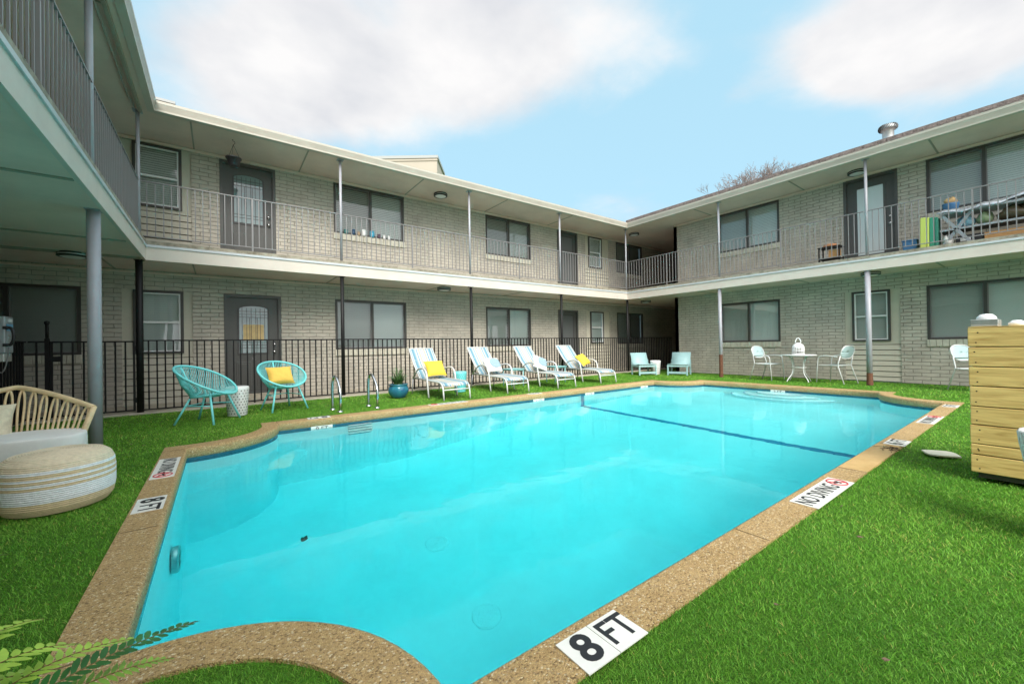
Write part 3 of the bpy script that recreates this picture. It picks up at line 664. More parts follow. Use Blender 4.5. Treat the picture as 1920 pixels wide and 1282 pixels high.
def door(T, a0, a1, z0, z1, kind, hside, lab):
    m = MB(T); f = .055
    m.box(a0, -.014, z0, a0+f, .10, z1); m.box(a1-f, -.014, z0, a1, .10, z1); m.box(a0+f, -.014, z1-f, a1-f, .10, z1)
    m.box(a0+f, -.0, z0, a1-f, .10, z0+.03)
    fr = part(m, 'door', 'door_grey'); fr['label'] = lab
    ia0, ia1, iz0, iz1 = a0+f, a1-f, z0+.03, z1-f
    s = MB(T); s.box(ia0, .05, iz0, ia1, .09, iz1); s.build('door_leaf', 'door_grey', fr)
    c = (ia0+ia1)/2
    if kind == 'arch':
        gw = .245; gb = iz0+.80; gt = iz1-.24
        def shape(w, b, tp, arc, d0, d1, mm):
            pts = [(c-w, b), (c+w, b), (c+w, tp)]+[(c+w*math.cos(q), tp+arc*math.sin(q)) for q in np.linspace(0, PI, 15)[1:-1]]+[(c-w, tp)]
            A = [mm.p(x, d0, z) for x, z in pts]; B = [mm.p(x, d1, z) for x, z in pts]
            mm.face(A); mm.face(B[::-1])
            for i in range(len(pts)): mm.face((A[i], B[i], B[(i+1) % len(pts)], A[(i+1) % len(pts)]))
        g = MB(T); shape(gw+.03, gb-.03, gt, .085, .036, .05, g); g.build('glass_frame', 'door_dark', fr)
        g = MB(T); shape(gw, gb, gt, .07, .030, .037, g); g.build('glass_lite', 'frosted', fr)
        k = MB(T)   # leaded caming
        for x in np.linspace(-gw*.8, gw*.8, 6): k.box(c+x-.004, .026, gb, c+x+.004, .0305, gt+.03)
        for z in (gb+.10, gb+.16, gt-.16, gt-.10, gt-.04): k.box(c-gw, .0255, z-.004, c+gw, .031, z+.004)
        k.box(c-.07, .025, gb+.16, c-.062, .031, gt-.16); k.box(c+.062, .025, gb+.16, c+.07, .031, gt-.16)
        k.build('caming', 'bronze', fr)
        pnl = MB(T)
        for sx in (-1, 1):
            u0, u1 = sorted((c+sx*.05, c+sx*.30)); pnl.box(u0, .040, iz0+.12, u1, .051, iz0+.62, taper=0)
            pnl.box(u0+.035, .030, iz0+.16, u1-.035, .041, iz0+.58)
        pnl.build('raised_panel', 'door_grey', fr, bevel=.006)
        n = MB(T); n.box(c-.012, .0, 0, c+.012, .001, .001)
    elif kind == 'lite':
        g = MB(T); g.box(c-.27, .036, iz0+.14, c+.27, .05, iz1-.16); g.build('glass_frame', 'door_grey', fr)
        g = MB(T); g.box(c-.23, .030, iz0+.18, c+.23, .037, iz1-.20); g.build('glass_lite', 'frosted_bright', fr)
    else:
        g = MB(T); g.box(c-.30, .036, iz0+.10, c+.30, .051, iz1-.08); g.build('screen_frame', 'door_dark', fr)
        g = MB(T); g.box(c-.24, .03, iz0+.16, c+.24, .037, iz1-.14); g.build('screen', 'screen_mesh', fr)
    h = ia0+.075 if hside < 0 else ia1-.075
    for z, r_, nm in ((iz0+.98, .030, 'deadbolt'), (iz0+.82, .034, 'handle')):
        Tk = (lambda x, y, z_, T=T, h=h, zz=z: T(h+x, .05-z_, zz+y))
        MB(Tk).lathe([(0, 0), (r_, 0), (r_, .008), (r_*.45, .014), (r_*.4, .035), (r_*.8, .045), (r_*.85, .06), (0, .072)], 16).build(nm, 'chrome', fr)
    return fr
m, nt, out = newmat('frosted'); p = N(nt, 'ShaderNodeBsdfPrincipled', Roughness=0.03); p.inputs['Base Color'].default_value = (.17, .24, .24, 1); p.inputs['Specular IOR Level'].default_value = 1.0; nt.links.new(p.outputs[0], out.inputs[0])
m, nt, out = newmat('frosted_bright'); p = N(nt, 'ShaderNodeBsdfPrincipled', Roughness=0.12); p.inputs['Base Color'].default_value = (.55, .60, .60, 1); p.inputs['Specular IOR Level'].default_value = 1.0; nt.links.new(p.outputs[0], out.inputs[0])
pbr('screen_mesh', (.10, .105, .105), .35)
d = door(TB, .085, 1.075, 0.09, ZLT, 'arch', 1, 'grey ground floor door with arched leaded glass and the letter mark 3C')
m = MB(TB); m.box(.40, .0275, 1.17, .76, .0285, 1.50); m.build('painted_reflection', 'reflection_tan', d)  # flat tan panel painting a reflection onto the door glass
text_mesh('door_number', '3C', 'rail_paint', d, .075, (0, 0, 0), Matrix.Translation((.58, YW+.047, .80)) @ Matrix.Rotation(PI/2, 4, 'X'))
door(TB, .04, 1.0, ZD, ZUT-.005, 'arch', 1, 'grey upper door with arched leaded glass under the hanging pot')
door(TB, 9.07, 10.0, 0.09, 2.13, 'screen', -1, 'dark screened ground floor door at the far end')
door(TB, 9.08, 10.03, ZD, ZUT, 'screen', -1, 'dark screened upper door at the far end')
door(TR, 2.07, 3.03, ZD, ZUT-.005, 'lite', -1, 'grey upper door with one tall glass panel')
# door step
m = MB(); m.box(.0, YW-.22, 0.0, 1.2, YW+.1, .085); m.box(9.0, YW-.22, 0, 10.1, YW+.1, .085); part(m, 'doorstep', 'concrete')

# balcony decks, soffits, fascias
m = MB(); m.box(XLF-.01, YF+.02, ZS, XRF+.01, YW, ZS+.01); m.box(XRF+.01, YF+.02, ZS, 16, YW, ZS+.01); m.box(XW+.001, 7.52, ZS, 16, YF+.019, ZS+.01); m.box(XRF+.02, -6, ZS, XW, YF+.019, ZS+.01); m.box(-6, 7.45, ZS, XLF-.011, YW, ZS+.01); m.box(XLW, -6, ZS, XLF-.02, 7.449, ZS+.01)
part(m, 'balcony_ceiling', 'soffit')
m = MB(); m.box(-6, YF+.03, ZS+.02, 16, YW, ZD-.001); m.box(XRF+.03, -6, ZS+.02, XW, YF+.029, ZD-.001); m.box(XW+.001, 7.52, ZS+.02, 16, YF+.029, ZD-.001); m.box(XLW, -6, ZS+.02, XLF-.03, YF+.029, ZD-.001)
part(m, 'balcony_deck', 'deck_edge')
def ledge(z0, z1, off, mat, name, bev=0):
    """a strip running along the three balcony edges, mitred at both corners"""
    pl = [(XLF-off*-1, -6), (XLF+off, YF-off), (XRF-off, YF-off), (XRF-off, -6)]
    ql = [(XLF-.04, -6), (XLF-.04, YF+.04), (XRF+.04, YF+.04), (XRF+.04, -6)]
    m = MB()
    a = [m.p(x, y, z0) for x, y in pl]; b = [m.p(x, y, z1) for x, y in pl]; c = [m.p(x, y, z0) for x, y in ql]; e = [m.p(x, y, z1) for x, y in ql]
    for i in range(3):
        m.face((a[i], a[i+1], b[i+1], b[i])); m.face((b[i], b[i+1], e[i+1], e[i])); m.face((c[i], c[i+1], a[i+1], a[i]))
    m.face((a[0], b[0], e[0], c[0])); m.face((a[3], c[3], e[3], b[3]))
    return part(m, name, mat, recalc=True)
ledge(2.452, 2.660, 0.0, 'fascia', 'balcony_fascia')
ledge(2.6605, 2.700, .016, 'flashing', 'balcony_flashing')
ledge(2.7005, 2.762, .006, 'deck_edge', 'deck_kerb')
# upper soffit and gutter / roof
YG, XGR, XGL = 8.50, 11.11, -0.80
m = MB(); m.box(XW, 7.40, ZU, 16, YG+.009, ZU+.02); m.box(-6, YG+.01, ZU, 16, YW, ZU+.02); m.box(XGR+.01, -6, ZU, XW, YG+.009, ZU+.02); m.box(XLW, -6, ZU, XGL-.01, YG+.009, ZU+.02)
part(m, 'eaves_soffit', 'soffit')
def eave(z0, z1, o0, o1, mat, name):
    pl = [(XGL+o0, -6), (XGL+o0, YG-o0), (XGR-o0, YG-o0), (XGR-o0, -6)]; ql = [(XGL+o1, -6), (XGL+o1, YG-o1), (XGR-o1, YG-o1), (XGR-o1, -6)]
    m = MB(); a = [m.p(x, y, z0) for x, y in pl]; b = [m.p(x, y, z1) for x, y in ql]
    ql2 = [(XGL-.09, -6), (XGL-.09, YG+.09), (XGR+.09, YG+.09), (XGR+.09, -6)]
    c = [m.p(x, y, z0) for x, y in ql2]; e = [m.p(x, y, z1) for x, y in ql2]
    for i in range(3):
        m.face((a[i], a[i+1], b[i+1], b[i])); m.face((b[i], b[i+1], e[i+1], e[i])); m.face((c[i], c[i+1], a[i+1], a[i]))
    m.face((a[0], b[0], e[0], c[0])); m.face((a[3], c[3], e[3], b[3]))
    return part(m, name, mat)
eave(4.845, 4.872, .0, .004, 'gutter_lip', 'gutter')
eave(4.8725, 4.965, -.004, .022, 'gutter', 'gutter')
eave(4.9655, 5.005, .024, .028, 'gutter_lip', 'gutter')
# fascia board between gutter and soffit on the inside
m = MB(); m.box(XGL-.20, -6, 4.80, XGL-.16, YG+.1, ZU-.0005); part(m, 'beam', 'batten')
# roofs (low slope, shingled)
def roof():
    m = MB(); e = 5.003
    # right wing: slope up from eave to ridge
    def slab(p):
        a = [m.p(*q) for q in p]; m.face(a); b = [m.p(q[0], q[1], q[2]-.05) for q in p]; m.face(b[::-1])
        n = len(p)
        for i in range(n): m.face((a[i], b[i], b[(i+1) % n], a[(i+1) % n]))
    zr = 6.86
    slab([(XGR-.02, -6, e+.03), (XGR-.02, YG-.02, e+.03), (16, 12.3, zr), (16, -6, zr)])
    slab([(16, -6, zr), (16, 12.3, zr), (21, 12.3, e), (21, -6, e)])
    zb = 6.0
    slab([(XGL+.0, YG+.0, e+.012), (XGL, 13, zb), (16, 13, zb), (XGR-.02, YG-.02, e+.012)])
    slab([(XGL+.02, -6, e+.012), (-4.5, -6, 6.0), (-4.5, 13, 6.0), (XGL+.02, YG, e+.012)])
    slab([(-4.5, -6, 6.0), (-9, -6, e), (-9, 13, e), (-4.5, 13, 6.0)])
    slab([(-4.5, 13, zb), (-4.5, 18, e), (16, 18, e), (16, 13, zb)])
    part(m, 'roof', 'shingle')
    # ragged shingle courses on the slope that shows over the gutter
    m = MB(); dx, dz = 16-XGR+.02, zr-e-.03; L = math.hypot(dx, dz)
    for k in range(1, 34):
        t0 = k*.15/L; x = XGR-.02+dx*t0; z = e+.03+dz*t0; y = -5.9
        while y < 8.3+t0*3.0:
            wd = random.uniform(.12, .3); h = random.uniform(.004, .012)
            m.box(x-.01, y, z, x+.10, y+wd-.006, z+.05+h); y += wd
    part(m, 'roof_shingles', 'shingle')
roof()
# soffit joint battens (8 ft panels) and the two beams under the left walkway
def bat(*q): part(MB().box(*q), 'soffit_batten', 'batten')
for xx in (-.35, 1.45, 3.86, 6.25, 8.66): bat(xx-.012, YG+.12, ZU-.008, xx+.012, YW-.001, ZU-.0005)
for yy in (6.24, 3.825, 1.435, -.96): bat(XGR+.12, yy-.014, ZU-.010, XW-.001, yy+.014, ZU-.0005)
for yy in (6.2, 3.8, 1.4): bat(XLW, yy-.012, ZU-.008, XGL-.21, yy+.012, ZU-.0005)
for xx in (-.345, 1.975, 4.41, 6.85, 9.25): bat(xx-.012, YF+.05, ZS-.008, xx+.012, YW-.001, ZS-.0005)
for yy in (6.2, 3.76, 1.38, -1.0): bat(XRF+.05, yy-.014, ZS-.010, XW-.001, yy+.014, ZS-.0005)
bat(XLW, 4.88, ZS-.012, XLF-.05, 4.925, ZS-.0005)
bat(-6, 7.25, ZS-.016, XLF-.05, 7.29, ZS-.0005); bat(-6, 8.42, ZS-.02, XLF-.05, 8.55, ZS-.0005); bat(XLF-.55, 8.63, ZS-.010, XLF-.52, YW-.001, ZS-.0005)
m = MB(); m.box(-6, YW-.03, ZS-.06, 16, YW-.0005, ZS-.0255); m.box(-6, YW-.025, ZU-.06, 16, YW-.0005, ZU-.011); m.box(XW-.025, -5.9, ZU-.06, XW-.0005, 7.5, ZU-.011); part(m, 'cornice_trim', 'soffit')
# conduit clipped under the near-side eaves
MB().tube(rnd_path([(XGL-.27, -5, ZU-.02), (XGL-.27, 8.2, ZU-.02), (XGL-.24, 8.55, ZU-.03)], .1), .013, 8).build('eaves_conduit', 'gutter', bld, loc=W(bld))
# posts
def post(x, y, z0, z1, r, mat, rust=False, plate=True, lab=None):
    m = MB(); m.tube([(x, y, z0), (x, y, z1)], r, 20)
    if plate: m.box(x-.06, y-.06, z1-.012, x+.06, y+.06, z1-.001)
    o = part(m, 'post', mat)
    if lab: o['label'] = lab
    if rust:
        k = MB(); k.lathe([(r+.008, 0), (r+.010, .03), (r+.006, .10), (r+.003, .16), (r+.0015, .26 if rust == 1 else .62)], 20, x, y, z0); k.build('rust_patch', 'rust', o)
    return o
for i, xx in enumerate(PX): post(xx, YP, 0, ZS, .036 if i else .046, 'black_iron')
for i, xx in enumerate(PX): post(xx, YP+.02, ZD, ZU, .026, 'post_grey')
post(XRP, PYR[1], 0, ZS, .046, 'post_grey', rust=2, lab='grey post with long rust streak at its foot'); post(XRP, PYR[2], 0, ZS, .050, 'post_grey', rust=1, lab='grey post with rusted foot in front of the narrow window'); post(XRP, PYR[3], 0, ZS, .05, 'post_grey')
for yy in PYR[1:]: post(XRP+.02, yy, ZD, ZU, .027, 'post_grey')
post(XLP-.01, PYL[1]+.06, 0, ZS, .054, 'post_grey', lab='thick grey post beside the rattan chair'); post(XLP, PYL[3], 0, ZS, .054, 'post_grey')
for yy in PYL[1:]: post(XLP-.02, yy, ZD, ZU, .032, 'post_grey')
# walkway slab behind the fence
m = MB(); m.box(-6, 8.60, -.05, 16, YW+.02, .022); m.box(-6, 8.60, -.05, -2.3, 7.3, .021); struct(m.build('walkway', 'concrete', bevel=.01))

# ------------------------------------------------------------------ picket panels (railings and fences)
def picket_panel(name, A, B, zb, zt, label, cat, group, mat, bar=.014, rail=.022, spacing=.1016, mid_post=True, foot=None, parts=('baluster', 'top_rail', 'bottom_rail'), inset=.04, legs=None):
    A = Vector(A); B = Vector(B); L = (B-A).length; ang = math.atan2(B.y-A.y, B.x-A.x)
    t = empty(name, (A.x, A.y, 0), label, cat, group, ang)
    MB().box(inset, -rail*.6, zt-rail*.8, L-inset, rail*.6, zt).build(parts[1], mat, t, bevel=.003)
    MB().box(inset, -rail*.45, zb, L-inset, rail*.45, zb+rail*.8).build(parts[2], mat, t, bevel=.003)
    n = int(round(L/spacing)); first = None
    mid = n//2 if mid_post else -1
    for k in range(1, n):
        x = L*k/n
        if k == mid:
            MB().box(x-.013, -.013, foot if foot is not None else 0, x+.013, .013, zt-rail*.8-.0005).build('mid_post', mat, t); continue
        if first is None:
            first = MB().box(-bar/2, -bar/2, zb+rail*.8+.0005, bar/2, bar/2, zt-rail*.8-.0005).build(parts[0], mat, t, loc=(x, 0, 0))
        else:
            c = first.copy(); COL.objects.link(c); c.parent = t; c.location = (x, 0, 0)
    return t
RG = 'grey balcony railing panels'
lab_b = ['grey railing panel along the upper floor before the door with the hanging pot', 'grey railing panel from the post by the cup-lined window to the next post', 'grey railing panel in front of the middle window of the long balcony', 'grey railing panel in front of the far screened door, reaching the inner corner']
for i in range(4): picket_panel('balcony_railing', (PX[i], YP), (PX[i+1], YP), 2.84, ZRAIL, lab_b[i], 'railing', RG, 'rail_paint', foot=2.76)
lab_r = ['grey railing panel on the short side running from the inner corner past the dark passage', 'grey railing panel in front of the tall glass upper door', 'grey railing panel in front of the cluttered balcony table']
for i in range(3): picket_panel('balcony_railing', (XRP, PYR[i]), (XRP, PYR[i+1]), 2.84, ZRAIL, lab_r[i], 'railing', RG, 'rail_paint', foot=2.76)
lab_l = ['dense grey railing panel overhead, ending at the corner by the narrow upper window', 'dense grey railing panel overhead, second back from the corner', 'dense grey railing panel overhead closest to the camera']
for i in range(3): picket_panel('balcony_railing', (XLP, PYL[i]), (XLP, PYL[i+1]), 2.84, ZRAIL, lab_l[i], 'railing', RG, 'rail_paint', foot=2.76, spacing=.1016)
FG = 'black iron fence panels along the walkway'
FP = ('picket', 'top_rail', 'bottom_rail')
lab_f = ['black iron fence panel behind the two turquoise string chairs', 'black iron fence panel behind the blue planter pot and first lounger', 'black iron fence panel behind the second and third loungers', 'black iron fence panel behind the fourth lounger, ending at the corner post', 'black iron fence panel crossing the dark passage behind the pale blue chairs']
FX = PX+[13.9]
for i in range(5): picket_panel('fence_panel', (FX[i], YP), (FX[i+1], YP), .045, 1.175, lab_f[i], 'fence', FG, 'black_iron', bar=.020, rail=.028, parts=FP, foot=0, inset=.036 if i < 4 else .03)
picket_panel('fence_panel', (-2.016, YP), (-2.216, YP), .045, 1.165, 'short black fence piece between the latch post and the fence corner', 'fence', FG, 'black_iron', bar=.020, rail=.028, parts=FP, mid_post=False, inset=.02)
picket_panel('fence_panel', (-2.216, YP-.02), (-2.216, 7.47), .045, 1.165, 'black fence return running back beside the pay phone', 'fence', FG, 'black_iron', bar=.020, rail=.028, parts=FP, mid_post=False, inset=.01)
g = picket_panel('pool_gate', (-1.075, YP), (-1.985, YP), .05, 1.16, 'black iron pool gate with a tall latch post beside it', 'gate', None, 'black_iron', bar=.020, rail=.028, spacing=.112, mid_post=False, parts=FP, inset=.0)
MB().box(.0, -.014, .05, .028, .014, 1.16).build('stile', 'black_iron', g); MB().box(.882, -.014, .05, .91, .014, 1.16).build('stile', 'black_iron', g)
for z in (.18, 1.0): MB().box(-.02, -.02, z, .0, .02, z+.08).build('hinge', 'black_iron', g)
MB().box(.80, -.02, .86, .93, .02, .94).build('latch_box', 'black_iron', g)
t = empty('latch_post', (-2.012, YP, 0), 'tall black gate post with a rounded latch top', 'post')
MB().box(-.022, -.022, 0, .022, .022, 1.2).build('post_shaft', 'black_iron', t)
MB().tube([(.0, 0, 1.2), (.0, 0, 1.44)], .018, 10).lathe([(0, -.03), (.026, -.02), (.03, 0), (.026, .02), (0, .03)], 12, 0, 0, 1.43).build('latch_knob', 'black_iron', t)

# ------------------------------------------------------------------ ceiling lights
def clight(x, y, z, label):
    t = empty('ceiling_light', (x, y, z-.075), label, 'light', 'round flush ceiling lights')
    MB().lathe([(.0, .074), (.165, .074), (.172, .066), (.172, .052), (.16, .050)], 40).build('mount_ring', 'black_plastic', t)
    MB().lathe([(.155, .052), (.155, .034)], 40).build('gap_band', 'white_paint', t)
    MB().lathe([(.158, .034), (.170, .033), (.172, .016), (.162, .010), (.135, .008), (.135, .014)], 40).build('trim_ring', 'black_plastic', t)
    MB().lathe([(.136, .012), (.11, .002), (.06, .0), (0, .0)], 40).build('diffuser', 'white_paint', t)
clight(4.59, 9.24, ZU, 'round black-rimmed light under the eaves halfway along the long balcony')
clight(11.92, 8.84, ZU, 'round light under the eaves at the far inner corner, upper floor')
clight(11.92, 2.69, ZU, 'round black-rimmed light in front of the tall glass upper door')
clight(11.68, 2.44, ZS, 'round light under the balcony partly behind the rusty-footed post')
clight(12.15, 8.57, ZS, 'round light under the balcony at the mouth of the dark passage')
clight(4.60, 9.15, ZS, 'round light under the balcony above the loungers')
clight(-1.72, 8.55, ZS, 'large round black-rimmed light under the walkway over the gate')

# ------------------------------------------------------------------ pool markers
def rotz(loc, ang): return Matrix.Translation(loc) @ Matrix.Rotation(ang, 4, 'Z')
def marker(cx, cy, ang, kind, label):
    """kind '8 FT' etc. or 'NO DIVING'; ang turns the reading direction"""
    nod = kind == 'NO DIVING'
    w = .70 if nod else .29; h = .15
    t = empty('depth_marker', (cx, cy, .0045), label, 'pool sign', 'no diving tiles' if nod else 'depth tiles', ang)
    if nod: MB().box(-w/2, -h/2, 0, w/2, h/2, .004).build('tile', 'marker_white', t)
    else:
        for k in (-1, 1): MB().box(min(k*.0015, k*w/2), -h/2, 0, max(k*.0015, k*w/2), h/2, .004).build('tile', 'marker_white', t)
    if nod:
        text_mesh('lettering', kind, 'marker_black', t, .135, (0, 0, 0), Matrix.Translation((-.075, 0, .0048)), sx=.74, bold=.0015)
        m = MB(); ring = [(.265+.058*math.cos(a), .058*math.sin(a), .0048) for a in np.linspace(0, 2*PI, 33)[:-1]]; m.tube(ring, .005, 6, True); m.tube([(.228, .04, .0055), (.302, -.04, .0055)], .004, 6); m.build('prohibition_ring', 'marker_red', t)
        m = MB(); m.lathe([(0, .0062), (.009, .006), (.009, .0045)], 12, .283, .010); m.tube([(.275, .004, .0055), (.252, -.004, .0055), (.232, .006, .0055)], .0065, 6); m.tube([(.268, .002, .0055), (.262, -.026, .0055)], .004, 6); m.build('diver_mark', 'marker_black', t)
    else:
        text_mesh('lettering', kind[0], 'marker_black', t, .165, (0, 0, 0), Matrix.Translation((-w/4, 0, .0048)), sx=1.0, bold=.004)
        text_mesh('lettering', 'FT', 'marker_black', t, .15, (0, 0, 0), Matrix.Translation((w/4+.003, 0, .0048)), sx=.86, bold=.0015)
    return t
marker(1.03, .920, 0, '8 FT', '8 FT depth tile on the near coping, closest to the camera')
marker(3.175, .921, 0, 'NO DIVING', 'NO DIVING tile on the near coping beside the smooth patch')
marker(5.195, .921, 0, '6 FT', '6 FT depth tile on the near coping just past the smooth patch')
marker(6.93, .93, 0, 'NO DIVING', 'faded NO DIVING tile far along the near coping')
marker(8.50, .93, 0, '5 FT', 'depth tile at the far end of the near coping by the plank box')
marker(-.372, 3.50, -PI/2, '8 FT', '8 FT depth tile on the coping beside the striped pouf')
marker(-.372, 4.50, -PI/2, 'NO DIVING', 'NO DIVING tile on the coping of the short deep-end side')
marker(1.14, 6.25, PI, '8 FT', '8 FT depth tile on the far coping in front of the turquoise chair')
marker(3.19, 6.25, PI, 'NO DIVING', 'NO DIVING tile on the far coping in front of the first lounger')
marker(5.12, 6.25, PI, '6 FT', 'depth tile on the far coping in front of the second lounger')
def wall_tile(a, kind, label, right=False):
    t = empty('waterline_marker', (a, y1+.012, -.20) if not right else (x1+.012, a, -.20), label, 'pool sign', 'white tiles at the waterline', 0 if not right else -PI/2)
    MB().box(-.14, -.006, .0, .14, .001, .104).build('tile', 'marker_white', t)
    text_mesh('lettering', kind, 'marker_black', t, .10, (0, 0, 0), Matrix.Translation((0, -.0065, .055)) @ Matrix.Rotation(PI/2, 4, 'X'), sx=.9)
wall_tile(1.16, '8 FT', 'white 8 FT tile at the waterline left of the ladder treads'); wall_tile(5.15, '6 FT', 'white waterline tile below the second lounger'); wall_tile(6.62, '5 FT', 'white waterline tile where the dark pool line meets the wall'); wall_tile(8.6, '4 FT', 'white waterline tile below the pale blue chairs'); wall_tile(3.65, '3 FT', 'white waterline tile above the curved entry steps', True)

# ------------------------------------------------------------------ grab rails
def grab(x, label):
    t = empty('grab_rail', (x, 6.75, 0), label, 'grab rail', 'pool grab rails')
    pts = [(-.02, .19, 0), (-.02, .19, .40), (-.0, .14, .53), (.01, .02, .50), (.02, -.13, .34), (.02, -.16, .20), (.02, -.14, 0)]
    P = []
    for i in range(len(pts)-1):
        p0 = Vector(pts[max(0, i-1)]); p1 = Vector(pts[i]); p2 = Vector(pts[i+1]); p3 = Vector(pts[min(len(pts)-1, i+2)])
        for k in range(6):
            q = k/6; P.append(0.5*((2*p1)+(p2-p0)*q+(2*p0-5*p1+4*p2-p3)*q*q+(3*p1-p0-3*p2+p3)*q**3))
    P.append(Vector(pts[-1]))
    MB().tube(P, .021, 14).build('rail', 'steel', t)
    for q in (pts[0], pts[-1]): MB().lathe([(.022, .022), (.03, .018), (.045, .004), (.045, 0)], 20, q[0], q[1], 0).build('base_flange', 'steel', t)
grab(1.49, 'curved steel grab rail closest to the turquoise chairs'); grab(2.06, 'curved steel grab rail nearer the blue planter pot')

# ------------------------------------------------------------------ loungers
def pillow_mb(w, h, t, n=14):
    m = MB()
    for s in (1, -1):
        g = []
        for i in range(n+1):
            row = []
            for j in range(n+1):
                u = -1+2*i/n; v = -1+2*j/n
                pinch = 1-.10*(1-abs(u)**2)*(abs(v)**3)-0.0
                pv = 1-.10*(1-abs(v)**2)*(abs(u)**3)
                d = max(0, (1-u**4))**.55*max(0, (1-v**4))**.55
                wr = .05*math.sin(7*u+3*v)*math.sin(5*v)*(1-u*u)*(1-v*v)
                row.append((w/2*u*pv, s*t/2*(d+wr*d), h/2*v*pinch))
            g.append(row)
        m.grid(g)
    return m
def make_lounger():
    t = empty('pool_lounger', (0, 0, 0), '', 'lounger', 'striped pool loungers')
    hw = .27
    fr = MB()
    for s in (-1, 1):
        fr.tube(rnd_path([(s*hw, 0, .0), (s*hw, .03, .24), (s*hw, .12, .315), (s*hw, 1.50, .335)], .10, 7), .0145, 10)
    fr.tube([(-hw, .02, .19), (hw, .02, .19)], .012, 8); fr.tube([(-hw, .10, .292), (hw, .10, .292)], .011, 8); fr.tube([(-hw, 1.48, .335), (hw, 1.48, .335)], .012, 8)
    fr.build('frame', 'white_metal', t)
    for s in (-1, 1):
        x = s*(hw+.035)
        MB().tube(rnd_path([(x, .60, 0), (x, .66, .30), (x, .70, .50), (x, .86, .565), (x, 1.14, .53), (x, 1.40, .33)], .09, 6), .0165, 10).build('arm', 'white_metal', t)
        MB().tube([(x, 1.40, .335), (x, 1.47, 0)], .012, 8).build('leg', 'post_grey', t)
    b = MB()
    for s in (-1, 1): b.tube(rnd_path([(s*hw, 1.12, .335), (s*hw, 1.42, .60), (s*(hw-.0), 1.72, .945)], .05), .0125, 8)
    b.tube([(-hw, 1.72, .945), (hw, 1.72, .945)], .0125, 8); b.tube([(-.2, 1.50, .70), (-.2, 1.62, .36)], .008, 6); b.tube([(.2, 1.50, .70), (.2, 1.62, .36)], .008, 6)
    b.build('back_frame', 'white_metal', t)
    def sheet(path, w=hw-.006):
        m = MB(); m.grid([[(x*w, p[0], p[1]-.014*(1-x*x)) for x in np.linspace(-1, 1, 9)] for p in path]); return m
    seat = [(.045, .265), (.07, .295), (.11, .315)]+[(v, .318+.012*(v-.1)) for v in np.linspace(.2, 1.12, 12)]
    sheet(seat).build('seat_sling', 'stripes', t, solid=.004)
    sheet([(1.12+.30*q, .342+.265*q) for q in np.linspace(0, 1, 6)]+[(1.42+.30*q, .607+.345*q) for q in np.linspace(.1, 1, 8)]).build('back_sling', 'stripes', t, solid=.004)
    return t
proto = make_lounger()
spots = [(3.545, 6.58, -.02, 'striped lounger beside the blue planter pot, holding a yellow pillow'), (5.0, 6.63, -.03, 'striped lounger right of the turquoise drum stool, holding a grey-blue pillow'), (6.37, 6.61, -.02, 'striped lounger third from the planter pot, its pale blue pillow turned sideways'), (7.86, 6.67, -.05, 'striped lounger nearest the pale blue low chairs, holding a yellow pillow')]
for i, (x, y, a, lb) in enumerate(spots):
    o = proto if i == 0 else copy_tree(proto)
    o.location = (x, y, 0); o.rotation_euler = (0, 0, a); o['label'] = lb
def pillow(loc, size, rot, mat, label, group='loose pillows', back=None, patch=None, name='throw_pillow'):
    m = pillow_mb(*size)
    mats = [mat]
    if back:
        n = len(m.f)//2; m.mi[:n] = [1]*n ; mats = [mat, back]
    o = m.build(name, mats, loc=loc, recalc=True); o.rotation_euler = rot
    tag(o, label, 'pillow', group)
    if patch:
        q = MB(); w, h, t = size
        g = []
        for i in range(9):
            row = []
            for j in range(9):
                u = (-1+2*i/8); v = (-1+2*j/8)
                k = .66; uu, vv = u*k*math.sqrt(1-.35*v*v)+.18, v*k*math.sqrt(1-.35*u*u)
                d = max(0, (1-uu**4))**.55*max(0, (1-vv**4))**.55
                row.append((w/2*uu, -t/2*d-.010, h/2*vv))
            g.append(row)
        q.grid(g); q.build('motif_panel', patch, o, recalc=False)
    return o
pillow((3.62, 7.66, .53), (.42, .40, .15), (-.72, 0, -.06), 'yellow', 'bright yellow pillow on the lounger beside the planter pot', back='white_cloth')
pillow((5.06, 7.69, .54), (.42, .40, .15), (-.72, 0, -.03), 'white_cloth', 'white pillow with a round grey-blue panel on the second lounger', patch='grey_blue_cloth')
pillow((6.46, 7.66, .53), (.40, .40, .14), (-.72, .35, -.25), 'white_cloth', 'white pillow with grey-blue panel leaning sideways on the third lounger', patch='grey_blue_cloth')
pillow((7.98, 7.66, .55), (.40, .38, .15), (-.75, -.15, .25), 'yellow', 'bright yellow pillow with a white back on the lounger nearest the pale blue chairs', back='white_cloth')

